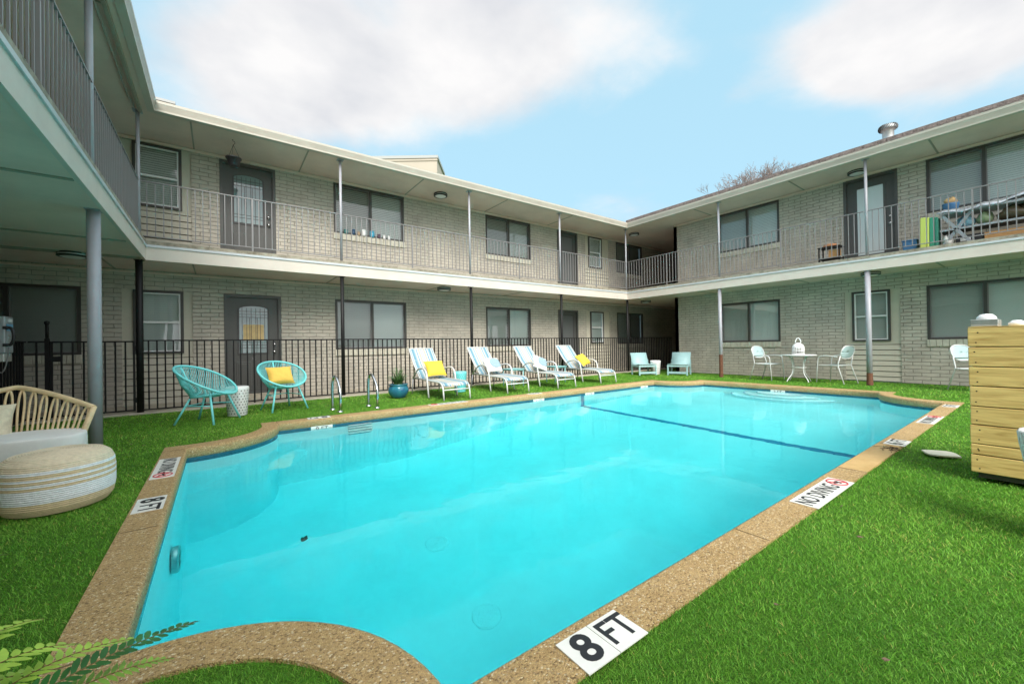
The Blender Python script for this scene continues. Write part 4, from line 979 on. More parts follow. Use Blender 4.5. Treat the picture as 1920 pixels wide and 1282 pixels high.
# ------------------------------------------------------------------ acapulco chairs
def make_string_chair():
    t = empty('string_chair', (0, 0, 0), '', 'chair', 'turquoise string chairs')
    def rim(a): return Vector((.345*math.sin(a), .01-.35*math.cos(a), .585-.195*math.cos(a)+.02*math.sin(a)**2))
    def low(a): return Vector((.205*math.sin(a), -.02-.19*math.cos(a), .365-.02*math.cos(a)*-1))
    def hole(a): return Vector((.115*math.sin(a), -.045-.10*math.cos(a), .352))
    A = [2*PI*k/56 for k in range(56)]
    MB().tube([rim(a) for a in A], .0155, 10, True).build('rim', 'aqua', t)
    MB().tube([hole(a) for a in A], .007, 8, True).build('seat_ring', 'aqua', t)
    MB().tube([low(a) for a in A], .010, 8, True).build('base_hoop', 'aqua', t)
    s = MB()
    for k in range(88):
        a = 2*PI*(k+.5)/88; p, q, h = rim(a), low(a), hole(a)
        mid = p.lerp(q, .5)+Vector((math.sin(a)*.018, -math.cos(a)*.018, -.012))
        s.tube([p, mid, q, h], .0042, 5, cap=False)
    s.build('string_seat', 'aqua', t)
    bk = rim(PI); MB().tube([bk, (0, .17, .385)], .011, 8).build('spine', 'aqua', t)
    fe = [(-.275, -.27), (.275, -.27), (-.225, .275), (.225, .275)]; tp = [(-.17, -.155), (.17, -.155), (-.14, .13), (.14, .13)]
    for (fx, fy), (tx, ty) in zip(fe, tp):
        MB().tube([(tx, ty, .39 if ty < 0 else .34), (fx, fy, 0)], .0135, 10).build('leg', 'aqua', t)
    st = MB(); L = lambda i, z: tuple(Vector((*tp[i], .36)).lerp(Vector((*fe[i], 0)), 1-z/.36))
    st.tube([L(0, .24), L(2, .24)], .008, 6); st.tube([L(1, .24), L(3, .24)], .008, 6); st.tube([L(2, .24), L(3, .24)], .008, 6); st.build('stretcher', 'aqua', t)
    return t
c1 = make_string_chair(); c1.location = (-.14, 7.02, 0); c1.rotation_euler = (0, 0, math.atan2(.835, .55)); c1['label'] = 'empty turquoise string chair next to the white garden stool'
c2 = copy_tree(c1); c2.location = (.84, 7.57, 0); c2.rotation_euler = (0, 0, .30); c2['label'] = 'turquoise string chair with a golden pillow in front of the grey door'
pillow((.80, 7.50, .56), (.40, .32, .15), (-.50, 0, .30), 'gold', 'golden yellow pillow in the turquoise string chair')

# ------------------------------------------------------------------ garden stools
def drum_stool(x, y, r, h, mat, hole, label, style='tri'):
    t = empty('garden_stool', (x, y, 0), label, 'stool', 'ceramic garden stools')
    MB().lathe([(0, .0), (r*.78, 0), (r*.82, .012), (r*.9, h*.45), (r*.99, h*.85), (r, h*.93), (r*.96, h*.985), (r*.8, h), (0, h*1.0)], 40).build('body', mat, t)
    m = MB(); rows = 9; cols = 20
    for i in range(rows):
        z = h*(.10+.76*i/(rows-1)); rr = r*(.815+.175*min(1, z/(h*.85)))+.0006
        for k in range(cols):
            a = 2*PI*(k+.5*(i % 2))/cols; da = (.0085 if style == 'tri' else .012)/rr
            dz = .012 if style == 'tri' else .011
            q = [(a-da, z-dz*.6), (a+da, z-dz*.6), (a+da*.3, z+dz), (a-da, z+dz*.3)] if style == 'tri' else [(a-da, z-dz), (a+da, z-dz), (a+da, z+dz), (a-da, z+dz)]
            m.face([m.p(rr*math.cos(b), rr*math.sin(b), zz) for b, zz in q])
    m.build('pierced_pattern', hole, t, recalc=False)
drum_stool(.215, 7.36, .155, .44, 'ceramic_white', 'ceramic_hole', 'white pierced garden stool between the two turquoise chairs')
drum_stool(4.20, 7.66, .145, .44, 'ceramic_aqua', 'ceramic_hole_aqua', 'turquoise pierced garden stool between the first two loungers')
drum_stool(10.95, 7.42, .155, .43, 'ceramic_white', 'rail_paint', 'white lattice garden stool between the pale blue low chairs', 'sq')

# ------------------------------------------------------------------ planter pot
t = empty('plant_pot', (2.83, 7.66, 0), 'blue glazed round pot holding a spiky grassy plant beside the lounger', 'plant pot')
MB().lathe([(0, 0), (.115, 0), (.135, .01), (.185, .09), (.20, .15), (.185, .21), (.17, .24), (.185, .25), (.187, .268), (.165, .27), (.155, .24), (0, .235)], 40).build('pot', 'blue_glaze', t)
MB().lathe([(0, .243), (.155, .24)], 24).build('soil', 'soil', t)
m = MB()
for k in range(230):
    a = random.uniform(0, 2*PI); l = random.uniform(.16, .44) if k < 90 else random.uniform(.12, .26); lean = random.uniform(.02, .16) if k < 80 else random.uniform(.14, .34)
    b = Vector((.09*random.random()*math.cos(a), .09*random.random()*math.sin(a), .24)); d = Vector((math.cos(a), math.sin(a), 0)); w = random.uniform(.005, .012)
    pts = bez(b, b+Vector((0, 0, l*.7)), b+d*lean+Vector((0, 0, l*random.uniform(.75, 1))), 5); sd = d.cross(Vector((0, 0, 1)))
    ix = [(m.p(*(q-sd*w*(1-i/5.2))), m.p(*(q+sd*w*(1-i/5.2)))) for i, q in enumerate(pts)]
    for (p, q), (r_, s_) in zip(ix, ix[1:]): m.face((p, q, s_, r_))
m.build('foliage', 'leaf', t, recalc=False)

# ------------------------------------------------------------------ small side tables between loungers
def side_table(x, y, label):
    t = empty('side_table', (x, y, 0), label, 'side table', 'small blue side tables')
    MB().box(-.21, -.20, .405, .21, .20, .42).build('table_top', 'side_blue', t, bevel=.006)
    MB().box(-.19, -.18, .38, .19, .18, .404).build('apron', 'side_blue', t)
    for sx in (-1, 1):
        for sy in (-1, 1): MB().tube([(sx*.175, sy*.165, 0), (sx*.175, sy*.165, .385)], .013, 8).build('leg', 'side_blue', t)
side_table(5.72, 7.78, 'small blue side table between the second and third loungers')
side_table(7.10, 7.78, 'small blue side table between the third and fourth loungers')

# ------------------------------------------------------------------ pale blue low chairs
def make_low():
    t = empty('low_chair', (0, 0, 0), '', 'chair', 'pale blue low pool chairs')
    hw = .27
    path = [(0.0, .325), (.04, .335), (.28, .305), (.40, .31), (.46, .345), (.60, .67)]
    P = rnd_path([(0, p[0], p[1]) for p in path], .06, 5)
    m = MB(); m.grid([[(x, p.y, p.z) for x in (-hw, 0, hw)] for p in P]); m.build('seat_shell', 'pale_blue', t, solid=.018)
    for s in (-1, 1):
        MB().box(s*hw-.018, .02, .245, s*hw+.018, .50, .30).build('side_rail', 'pale_blue', t, bevel=.004)
        MB().box(s*hw-.02, .0, 0, s*hw+.02, .045, .305).build('leg', 'pale_blue', t, bevel=.004)
        MB().box(s*hw-.02, .46, 0, s*hw+.02, .51, .34).build('leg', 'pale_blue', t, bevel=.004)
        MB().box(s*hw-.012, .49, .30, s*hw+.012, .535, .45).build('back_brace', 'pale_blue', t)
    MB().box(-hw+.02, .008, .045, hw-.02, .036, .105).build('front_stretcher', 'pale_blue', t, bevel=.003)
    MB().box(-hw+.02, .008, .25, hw-.02, .036, .30).build('front_apron', 'pale_blue', t, bevel=.003)
    return t
l1 = make_low(); l1.location = (10.44, 7.33, 0); l1.rotation_euler = (0, 0, math.atan2(-.22, .46)); l1['label'] = 'pale blue low chair in front of the fence, left of the white lattice stool'
l2 = copy_tree(l1); l2.location = (10.985, 6.71, 0); l2.rotation_euler = (0, 0, math.atan2(-.50, .17)); l2['label'] = 'pale blue low chair against the brick wall corner, right of the white lattice stool'

# ------------------------------------------------------------------ bistro set
def make_bistro():
    t = empty('bistro_chair', (0, 0, 0), '', 'chair', 'white metal bistro chairs')
    hw = .235; r = .0115
    for s in (-1, 1):
        MB().tube(rnd_path([(s*hw, -.25, 0), (s*hw, -.22, .42), (s*hw, -.20, .60), (s*hw, -.05, .625), (s*hw*.97, .20, .60)], .07, 6), r, 8).build('arm_leg', 'white_metal', t)
        MB().tube(rnd_path([(s*hw, .33, 0), (s*hw*.95, .20, .41), (s*hw*.88, .25, .62)], .05, 5), r, 8).build('rear_leg', 'white_metal', t)
    sr = rnd_path([(-hw, -.21, .40), (-hw, .20, .405), (hw, .20, .405), (hw, -.21, .40), (-hw+.001, -.21, .40)], .05, 4)
    MB().tube(sr, .010, 8).build('seat_frame', 'white_metal', t)
    m = MB(); m.grid([[(x*hw*.96, y, .405-.012*(1-x*x)) for x in np.linspace(-1, 1, 7)] for y in np.linspace(-.20, .19, 6)]); m.build('seat', 'mesh_aqua', t, solid=.004)
    def ov(a, k=1.0):
        ca, sa = math.cos(a), math.sin(a)
        x = .215*k*math.copysign(abs(ca)**.7, ca); z = .145*k*math.copysign(abs(sa)**.8, sa)
        return (x, .27+.28*z, .70+z)
    E = [ov(2*PI*k/40) for k in range(40)]
    MB().tube(E, .0125, 8, True).build('back_frame', 'white_metal', t)
    m = MB(); m.grid([[ov(2*PI*k/40, q) for k in range(41)] for q in (.02, .35, .7, .97)]); m.build('back_mesh', 'mesh_aqua', t, recalc=False, solid=.003)
    return t
b1 = make_bistro(); b1.location = (11.23, 4.36, 0); b1.rotation_euler = (0, 0, -.25); b1['label'] = 'white bistro chair on the passage side of the round table'
b2 = copy_tree(b1); b2.location = (11.38, 3.04, 0); b2.rotation_euler = (0, 0, PI-.30); b2['label'] = 'white bistro chair between the round table and the rusty-footed post'
b3 = copy_tree(b1); b3.location = (11.22, 0.86, 0); b3.rotation_euler = (0, 0, -.55); b3['label'] = 'white bistro chair half hidden behind the wooden plank box'
t = empty('bistro_table', (11.2, 3.69, 0), 'round white metal bistro table with bowed legs holding a lantern', 'table')
MB().lathe([(0, .645), (.35, .645), (.36, .638), (.36, .622), (.35, .615), (0, .615)], 48).build('table_top', 'white_metal', t)
for k in range(4):
    a = PI/4+k*PI/2+.2; c, s = math.cos(a), math.sin(a)
    pr = [(.26, .615), (.19, .55), (.15, .42), (.145, .30), (.17, .18), (.25, .08), (.30, 0)]
    pts = [(q*c, q*s, z) for q, z in pr]; P = []
    for i in range(len(pts)-1):
        p0, p1, p2, p3 = [Vector(pts[min(max(j, 0), len(pts)-1)]) for j in (i-1, i, i+1, i+2)]
        for q in (0, .25, .5, .75): P.append(0.5*((2*p1)+(p2-p0)*q+(2*p0-5*p1+4*p2-p3)*q*q+(3*p1-p0-3*p2+p3)*q**3))
    P.append(Vector(pts[-1])); MB().tube(P, .0115, 8).build('leg', 'white_metal', t)
MB().tube([(.148*math.cos(a), .148*math.sin(a), .335) for a in np.linspace(0, 2*PI, 25)[:-1]], .009, 8, True).build('leg_ring', 'white_metal', t)
t = empty('candle_lantern', (11.2, 3.69, .646), 'white birdcage shaped candle lantern standing on the bistro table', 'lantern')
MB().lathe([(0, 0), (.125, 0), (.128, .014), (.12, .024), (0, .024)], 28).build('base_plate', 'white_paint', t)
m = MB()
for k in range(22):
    a = 2*PI*k/22; c, s2 = math.cos(a), math.sin(a)
    m.tube([(.118*c, .118*s2, .02), (.118*c, .118*s2, .17)], .0075, 5)
for z in (.09, .165): m.tube([(.119*math.cos(a), .119*math.sin(a), z) for a in np.linspace(0, 2*PI, 25)[:-1]], .008, 6, True)
m.build('cage', 'white_paint', t)
MB().lathe([(.122, .165), (.120, .19), (.10, .23), (.06, .255), (.05, .262), (.045, .275), (0, .28)], 28).build('dome', 'white_paint', t)
MB().tube([(-.018*math.cos(a), .050*math.cos(a), .275+.115*math.sin(a)) for a in np.linspace(0, PI, 20)], .011, 8).build('handle', 'white_paint', t)
MB().lathe([(0, .02), (.04, .02), (.04, .11), (0, .11)], 16).build('candle', 'dark_room', t)

# ------------------------------------------------------------------ plank box, tray, vase
t = empty('plank_box', (4.25, .375, 0), 'tall box of yellow pine planks standing on the grass at the court edge', 'planter')
D, Wd = .62, 1.5
z = .055
hs = [.125, .075, .132, .128, .140, .135, .138, .134]
m0 = MB(); m0.box(.03, -Wd+.03, .02, D-.03, -.03, .98); m0.build('inner_frame', 'door_dark', t)
for i, h in enumerate(hs):
    off = random.uniform(-.004, .004)
    MB().box(0, -Wd, z+.003, .024, off, z+h-.003).build('plank', 'pine', t, bevel=.004)
    MB().box(.025, -.024, z+.003, D, -.001, z+h-.004).build('plank', 'pine', t, bevel=.004)
    MB().box(D-.024, -Wd, z+.003, D, -.025, z+h-.003).build('plank', 'pine', t, bevel=.004)
    n = MB()
    for yy in (-.03+off, -.16):
        for zz in (z+.03, z+h-.035): n.lathe([(0, .0), (.0045, .0), (.0045, .002), (0, .002)], 10)
    z += h
m = MB(lambda x, y, z: (-z, x, y))
z = .055
for h in hs:
    for yy in (-.035, -.33):
        for zz in (z+.03, z+h-.035): m.lathe([(.0045, .0005), (0, .0012)], 10, yy+random.uniform(-.01, .01), zz)
    z += h
m.build('screw', 'black_iron', t)
MB().box(.0, -Wd, z, D, 0, z+.006).build('top_board', 'pine', t)
ztop = z+.006
m = MB(); m.box(-.14, -.125, 0, .14, .0, .012); m.box(-.14, -.125, .012, -.128, .0, .05); m.box(.128, -.125, .012, .14, .0, .05); m.box(-.128, -.012, .012, .128, .0, .05); m.box(-.128, -.125, .012, .128, -.113, .05)
tag(m.build('metal_tray', 'galv', loc=(4.40, .365, ztop), bevel=.003), 'shallow grey metal tray resting on top of the plank box', 'tray')
m = MB(); m.lathe([(0, 0), (.03, 0), (.05, .03), (.048, .055), (.03, .075), (0, .08)], 20)
tag(m.build('white_bowl', 'white_paint', loc=(4.42, .302, ztop+.013)), 'upturned white bowl in the metal tray on the plank box', 'bowl')
m = MB(); m.lathe([(0, 0), (.035, 0), (.04, .02), (.02, .038), (0, .04)], 20)
tag(m.build('domed_cap', 'white_paint', loc=(4.38, .165, ztop)), 'small white domed cap on the plank box beside the tray', 'cap')
t = empty('textured_vase', (3.3, -.075, 0), 'tall white rough textured planter vase cut by the picture edge', 'vase')
MB().lathe([(0, 0), (.10, 0), (.115, .02), (.155, .18), (.19, .36), (.205, .46), (.21, .515), (.203, .525), (.18, .522), (.172, .48), (0, .46)], 48).build('body', 'vase_white', t)
MB().lathe([(0, .468), (.172, .472)], 32).build('soil', 'soil', t)
# cream leaf-shaped board on the grass, dead twigs on the coping
m = MB(); pts = [(.135*math.sin(PI*q)**1.1, -.125+.25*q) for q in np.linspace(0, 1, 16)]
poly = [(x, y) for x, y in pts]+[(-x, y) for x, y in pts[-2:0:-1]]
m.prism(poly, 0, .014)
o = tag(m.build('leaf_shaped_board', 'sail_cream', loc=(4.93, .605, .006), bevel=.003), 'flat cream leaf-shaped piece lying on the grass beside the coping', 'board'); o.rotation_euler = (0.0, .03, -.25)
m = MB()
for k in range(34):
    a = random.uniform(0, 2*PI); b = Vector((random.gauss(0, .05), random.gauss(0, .03), random.uniform(.003, .010))); l = random.uniform(.05, .14)
    m.tube([b, b+Vector((l*math.cos(a)*.5, l*math.sin(a)*.4, .006)), b+Vector((l*math.cos(a+.4), l*math.sin(a+.4)*.7, .0))], .0018, 4)
tag(m.build('dead_twigs', 'twig', loc=(4.88, .90, .006)), 'small tangle of dead twigs on the coping edge near the 6 FT tile', 'twigs', kind='stuff')

# ------------------------------------------------------------------ pouf
t = empty('woven_pouf', (-.86, 3.90, 0), 'round woven rope pouf, tan with white stripes, on the grass', 'pouf')
prof = []
H_, R_ = .36, .27
base = [(0.0, 0.0), (.20, .0), (.232, .010), (.256, .045), (.267, .11), (.268, .22), (.262, .275), (.246, .315), (.212, .342), (.15, .356), (.08, .360), (0, .361)]
dense = []
for (r_a, z_a), (r_b, z_b) in zip(base, base[1:]):
    L = math.hypot(r_b-r_a, z_b-z_a); n = max(2, int(L/.0022))
    for k in range(n): dense.append((r_a+(r_b-r_a)*k/n, z_a+(z_b-z_a)*k/n, r_b-r_a, z_b-z_a, L))
s_ = 0; out_ = []
for i, (r_, z_, dr, dz, L) in enumerate(dense):
    if i: s_ += math.hypot(r_-dense[i-1][0], z_-dense[i-1][1])
    b = .0035*abs(math.sin(PI*s_/.0125)); out_.append((max(0, r_+b*dz/L), z_+b*(-dr/L) if z_ > .005 else z_))
out_[0] = (0, 0); out_.append((0, .362))
MB().lathe(out_, 64).build('rope_body', 'pouf_rope', t)

# ------------------------------------------------------------------ rattan chairs
def make_rattan():
    t = empty('rattan_chair', (0, 0, 0), '', 'chair', 'rattan garden chairs')
    # local origin at the seat centre on the ground, facing -y; arc of the back runs behind
    def back(a, k):   # a: -1..1 along the arc, k: 0 bottom .. 1 top
        zt = .705-.185*abs(a)**1.25; sh = 1-abs(a)**1.35
        return Vector(((.42+.10*k)*a, .06+.05*k-.03*k*abs(a)+(.24+.06*k)*sh, .18+(zt-.18)*k))
    A = np.linspace(-1, 1, 41)
    MB().tube([back(a, 1) for a in A], .021, 10).build('top_rail', 'rattan', t)
    MB().tube([back(a, .12) for a in A], .012, 8).build('lower_rail', 'rattan', t)
    for s in (-1, 1): MB().tube([back(s, 1.02), back(s, .5), back(s, 0), (s*.38, .0, .04)], .021, 10).build('arm_post', 'rattan', t)
    n = 14
    for i in range(n):
        a0 = -1+2*(i+.02)/n; a1 = -1+2*(i+.98)/n; am = (a0+a1)/2; P = []
        for q in np.linspace(0, 1, 22):
            w = math.sin(PI*q)      # loop: both feet meet, wide near the top
            ph = -PI*.5+2*PI*q
            u = math.cos(PI-2*PI*q*.5-PI*0)  # -1 .. 1
            k = .10+.86*math.sin(PI*q)**.75
            wid = .22+.78*max(0, (k-.1)/.86)**.8
            P.append(back(am+(a1-a0)*.46*(-math.cos(PI*q))*wid*(1.0 if k < .8 else 1.0), min(k, .965)))
        MB().tube(P, .0085, 7).build('loop_spindle', 'rattan', t)
    fr = MB(); fr.tube([back(a, -.0) for a in A], .018, 8); fr.tube(rnd_path([(-.42, .10, .20), (-.34, -.20, .19), (.34, -.20, .19), (.42, .10, .20)], .1), .018, 8); fr.build('seat_frame', 'rattan', t)
    for x, y in ((-.33, -.18), (.33, -.18), (-.30, .36), (.30, .36)): MB().tube([(x*.95, y*.95, .2), (x, y, 0)], .018, 8).build('leg', 'rattan', t)
    return t
def cushion_mb(poly, z0, z1, inset=.03):
    m = MB(); c = Vector((sum(p[0] for p in poly)/len(poly), sum(p[1] for p in poly)/len(poly)))
    rings = []
    for k, z in ((.5, z0+.0), (.95, z0+.002), (.99, z0+.006), (1.0, z0+.02), (1.0, z1-.025), (.985, z1-.006), (.95, z1), (.5, z1+.012)):
        rings.append([m.p(c.x+(p[0]-c.x)*k, c.y+(p[1]-c.y)*k, z) for p in poly])
    n = len(poly)
    for A, B in zip(rings, rings[1:]):
        for i in range(n): m.face((A[i], A[(i+1) % n], B[(i+1) % n], B[i]), 0, True)
    m.face(rings[0][::-1]); m.face(rings[-1])
    return m
r1 = make_rattan(); r1.location = (-1.40, 4.86, 0); r1['label'] = 'rattan chair with looped back behind the striped pouf'
cu = cushion_mb([(-1.30, 4.58), (-.875, 4.60), (-.90, 4.95), (-1.02, 5.16), (-1.75, 5.18), (-1.92, 4.85), (-1.72, 4.66)], .185, .345)
tag(cu.build('seat_cushion', 'white_cloth', subsurf=2), 'thick white seat cushion on the rattan chair behind the pouf', 'cushion', 'white seat cushions')
pillow((-1.52, 5.0, .44), (.36, .34, .13), (-.35, .1, .4), 'cream_cloth', 'cream woven pillow on the rattan chair behind the pouf')
r2 = copy_tree(r1); r2.location = (-1.55, 3.05, 0); r2.rotation_euler = (0, 0, PI*.62); r2['label'] = 'second rattan chair mostly outside the picture, in front of the pouf'
cu = cushion_mb([(-1.62, 2.72), (-1.20, 2.78), (-.995, 3.15), (-1.02, 3.38), (-1.35, 3.45), (-1.75, 3.2)], .20, .33)
tag(cu.build('seat_cushion', 'white_cloth', subsurf=2), 'white cushion corner at the picture edge in front of the pouf', 'cushion', 'white seat cushions')

# ------------------------------------------------------------------ pay phone
t = empty('pay_phone', (-2.05, 7.28, .80), 'grey wall-mounted pay phone with black handset and hanging cord', 'telephone', rz=0)
MB().box(-.10, -.10, .20, .06, .13, .63).build('body', 'phone_grey', t, bevel=.012)
MB().box(-.09, -.09, .10, .05, .12, .195).build('coin_vault', 'galv', t, bevel=.008)
MB().box(.0605, -.07, .46, .066, .10, .54).build('card_panel', 'phone_blue', t)
m = MB()
for i in range(4):
    for j in range(3): m.box(.0605, -.035+j*.035, .30+i*.033, .07, -.012+j*.035, .322+i*.033)
m.build('keypad', 'galv', t)
MB().box(.0605, -.02, .565, .075, .05, .60).build('display', 'white_paint', t)
m = MB(); m.tube(rnd_path([(.07, -.10, .50), (.115, -.115, .49), (.135, -.12, .40), (.115, -.115, .30), (.07, -.10, .29)], .05), .016, 10); m.lathe([(0, -.02), (.03, -.015), (.03, .015), (0, .02)], 14, .07, -.10, .495); m.lathe([(0, -.02), (.03, -.015), (.03, .015), (0, .02)], 14, .07, -.10, .295); m.build('handset', 'black_plastic', t)
P = bez((.09, -.11, .27), (.06, -.12, -.18), (-.02, -.10, .06), 18); MB().tube(P, .006, 6).build('cord', 'rail_paint', t)
MB().box(-.11, -.16, .0, -.098, .17, .68).build('back_plate', 'rail_paint', t)

# ------------------------------------------------------------------ hanging pot, cups
t = empty('hanging_pot', (.25, 8.92, 4.36), 'black plastic hanging pot on a wire hanger below the eaves', 'plant pot')
MB().lathe([(0, .0), (.075, 0), (.085, .01), (.112, .135), (.125, .137), (.127, .158), (.115, .16), (.108, .14), (0, .12)], 32).build('pot', 'black_plastic', t)
m = MB()
for k in range(3):
    a = 2*PI*k/3+.3; m.tube([(.118*math.cos(a), .118*math.sin(a), .15), (0, 0, .40)], .0028, 5)
m.tube(bez((0, 0, .40), (.05, 0, .44), (0, 0, .47), 6)+bez((0, 0, .47), (-.03, 0, .485), (0, 0, .499), 5), .004, 6); m.build('hanger', 'black_iron', t)
cups = [(2.41, .10, .045, 'cup_teal', 'low teal bowl, first of the row on the upper window sill'), (2.58, .13, .036, 'cup_navy', 'navy blue cup on the upper window sill'), (2.70, .09, .03, 'cup_tan', 'small tan pot between the navy cup and the tall white one'), (2.815, .155, .045, 'white_paint', 'tall white mug on the upper window sill beside the light blue pot'), (3.01, .15, .05, 'cup_blue', 'light blue pot on the upper window sill'), (3.175, .10, .035, 'cup_plum', 'dark plum pot on the upper window sill'), (3.305, .095, .03, 'white_paint', 'small white cup beside the dark plum pot on the sill'), (3.425, .095, .03, 'white_paint', 'last small white cup of the row on the upper sill')]
for x, h, r_, mt, lb in cups:
    o = MB().lathe([(0, 0), (r_*.8, 0), (r_, h*.15), (r_*1.02, h), (r_*.9, h), (r_*.85, h*.3), (0, h*.25)], 20).build('sill_cup', mt, loc=(x, YW-.022, ZU0-.003)); tag(o, lb, 'cup', 'cups on the upper window sill')
    if mt == 'cup_blue': MB().tube([(r_, 0, h*.75), (r_+.025, 0, h*.6), (r_, 0, h*.3)], .006, 6).build('handle', mt, o)

# ------------------------------------------------------------------ clutter on the short balcony
for k, (yy, wd, mt, lb) in enumerate(((1.565, .088, 'foam_lime', 'thick lime yellow foam mat standing upright on the short balcony'), (1.500, .036, 'foam_lime', 'thin yellow-green foam mat squeezed between the lime and the green ones'), (1.444, .070, 'foam_green', 'green foam mat standing on the short balcony'), (1.385, .042, 'foam_teal', 'dark teal foam mat standing next to the balcony table'))):
    m = MB(); m.box(-.18, -wd/2, 0, .18, wd/2, .63-.012*k)
    o = tag(m.build('foam_mat', mt, loc=(11.52, yy, ZD+.002), bevel=.012), lb, 'mat', 'foam mats standing on the balcony'); o.rotation_euler = (.015, 0, 0)
m = MB(); m.box(-.13, -.10, 0, .13, .10, .22, taper=-.012); o = tag(m.build('storage_bin', 'bin_blue', loc=(11.55, 1.77, ZD+.002), bevel=.015), 'blue plastic bin on the short balcony beside the foam mats', 'bin'); MB().box(-.15, -.12, .221, .15, .12, .245).build('lid', 'bin_blue', o, bevel=.008)
t = empty('side_stand', (11.52, 3.10, ZD), 'low black stand with an orange lid on the short balcony', 'stand')
for sx in (-1, 1):
    for sy in (-1, 1): MB().box(sx*.14-.012, sy*.19-.012, 0, sx*.14+.012, sy*.19+.012, .36).build('leg', 'black_iron', t)
MB().box(-.16, -.21, .36, .16, .21, .385).build('stand_top', 'black_iron', t); MB().box(-.15, -.20, .10, .15, .20, .115).build('shelf', 'black_iron', t); MB().box(-.10, -.16, .116, .10, .02, .30).build('drawer_box', 'cardboard', t)
tag(MB().lathe([(0, .0), (.15, 0), (.155, .02), (.12, .06), (0, .09)], 28).build('clay_lid', 'terracotta', loc=(11.52, 3.10, ZD+.386)), 'orange domed clay lid on the low black stand', 'lid')
m = MB(); m.box(-.2, -.27, 0, .2, .27, .018); tag(m.build('door_mat', 'mat_brown', loc=(11.72, 2.35, ZD+.002)), 'brown door mat in front of the tall glass upper door', 'mat')
t = empty('balcony_table', (11.62, .72, ZD), 'grey wooden table with crossed legs on the short balcony', 'table')
MB().box(-.25, -.95, .62, .25, .62, .66).build('table_top', 'table_grey', t)
for yy in (.40, -.62):
    for s in (-1, 1):
        a = MB(); a.T = None
        q = [(s*.0-.02 if 0 else -.24, yy-s*.19-.03, 0), (-.24, yy-s*.19+.03, 0), (-.24, yy+s*.19+.03, .62), (-.24, yy+s*.19-.03, .62)]
        off = .02 if s > 0 else .045
        A = [a.p(x+off, y, z) for x, y, z in q]; B = [a.p(x+off+.022, y, z) for x, y, z in q]
        a.face(A); a.face(B[::-1])
        for i in range(4): a.face((A[i], B[i], B[(i+1) % 4], A[(i+1) % 4]))
        a.build('cross_leg', 'table_grey', t)
MB().box(-.22, -.93, .30, -.18, .62, .335).build('shelf_rail', 'table_grey', t); MB().box(-.17, -.93, .30, .22, .62, .315).build('shelf', 'door_dark', t)
m = MB(); g = []
for i in range(30):
    yy = .66-1.62*i/29; row = []
    for j in range(12):
        xx = -.27+.52*j/11
        row.append((xx, yy, .675+.035*math.sin(9*yy+4*xx)*math.sin(13*xx+5*yy)+.03*random.random()+(.10*max(0, -yy) if yy < 0 else 0)+(.02 if j else -.05)))
    g.append(row)
m.grid(g); o = m.build('plastic_sheet', 'tarp', loc=(11.62, .72, ZD), recalc=False, solid=.004); tag(o, 'crumpled silvery plastic sheet draped over the balcony table', 'plastic sheet')
def blob(x, y, z, sx, sy, sz, mt, name, lb, cat, seed):
    r = random.Random(seed); m = MB(); n = 18
    g = []
    for i in range(13):
        th = PI*i/12; row = []
        for k in range(n+1):
            a = 2*PI*(k % n)/n; w = 1+.13*math.sin(3*a+seed)*math.sin(2*th)+.07*math.sin(7*a+2*seed+5*th)
            row.append((sx*w*math.sin(th)*math.cos(a), sy*w*math.sin(th)*math.sin(a), sz*(1-math.cos(th))*w if i else 0))
        g.append(row)
    m.grid(g); tag(m.build(name, mt, loc=(x, y, z), recalc=True), lb, cat)
blob(11.62, 1.02, ZD+.336, .13, .13, .11, 'bag_blue', 'plastic_bag', 'light blue plastic bag on the shelf of the balcony table', 'bag', 1)
blob(11.62, .78, ZD+.336, .14, .11, .12, 'bag_green', 'plastic_bag', 'green tinted plastic bag on the shelf beside the blue one', 'bag', 2)
blob(11.62, .40, ZD+.336, .17, .24, .13, 'bag_brown', 'plastic_bag', 'dark brown plastic bag filling the shelf of the balcony table', 'bag', 3)
blob(11.50, 1.24, ZD+.002, .09, .075, .11, 'white_cloth', 'plastic_bag', 'small white bag on the deck under the balcony table', 'bag', 4)
m = MB(); m.box(-.15, -.32, 0, .15, .32, .17); o = tag(m.build('cardboard_box', 'cardboard', loc=(11.60, .46, ZD+.002), bevel=.004), 'long orange-brown cardboard box under the balcony table', 'box')
m = MB(); m.box(-.13, -.17, 0, .13, .17, .18); o = tag(m.build('black_crate', 'black_plastic', loc=(11.60, .97, ZD+.002), bevel=.006), 'black crate with a white sticker under the balcony table', 'crate'); MB().box(-.1325, -.02, .07, -.1305, .11, .14).build('sticker', 'white_paint', o)
o = MB().lathe([(0, 0), (.09, 0), (.12, .14), (.125, .16), (.11, .16), (.10, .12), (0, .11)], 24).build('blue_pot', 'bin_blue', loc=(11.72, 1.22, ZD+.72)); tag(o, 'blue pot holding a dried brown plant on the balcony table', 'plant pot')
blob(0, 0, 0, .07, .09, .07, 'tan_leaf', 'dried_plant', None, None, 6); q = bpy.data.objects['dried_plant']; q.parent = o; q.location = (0, 0, .14)

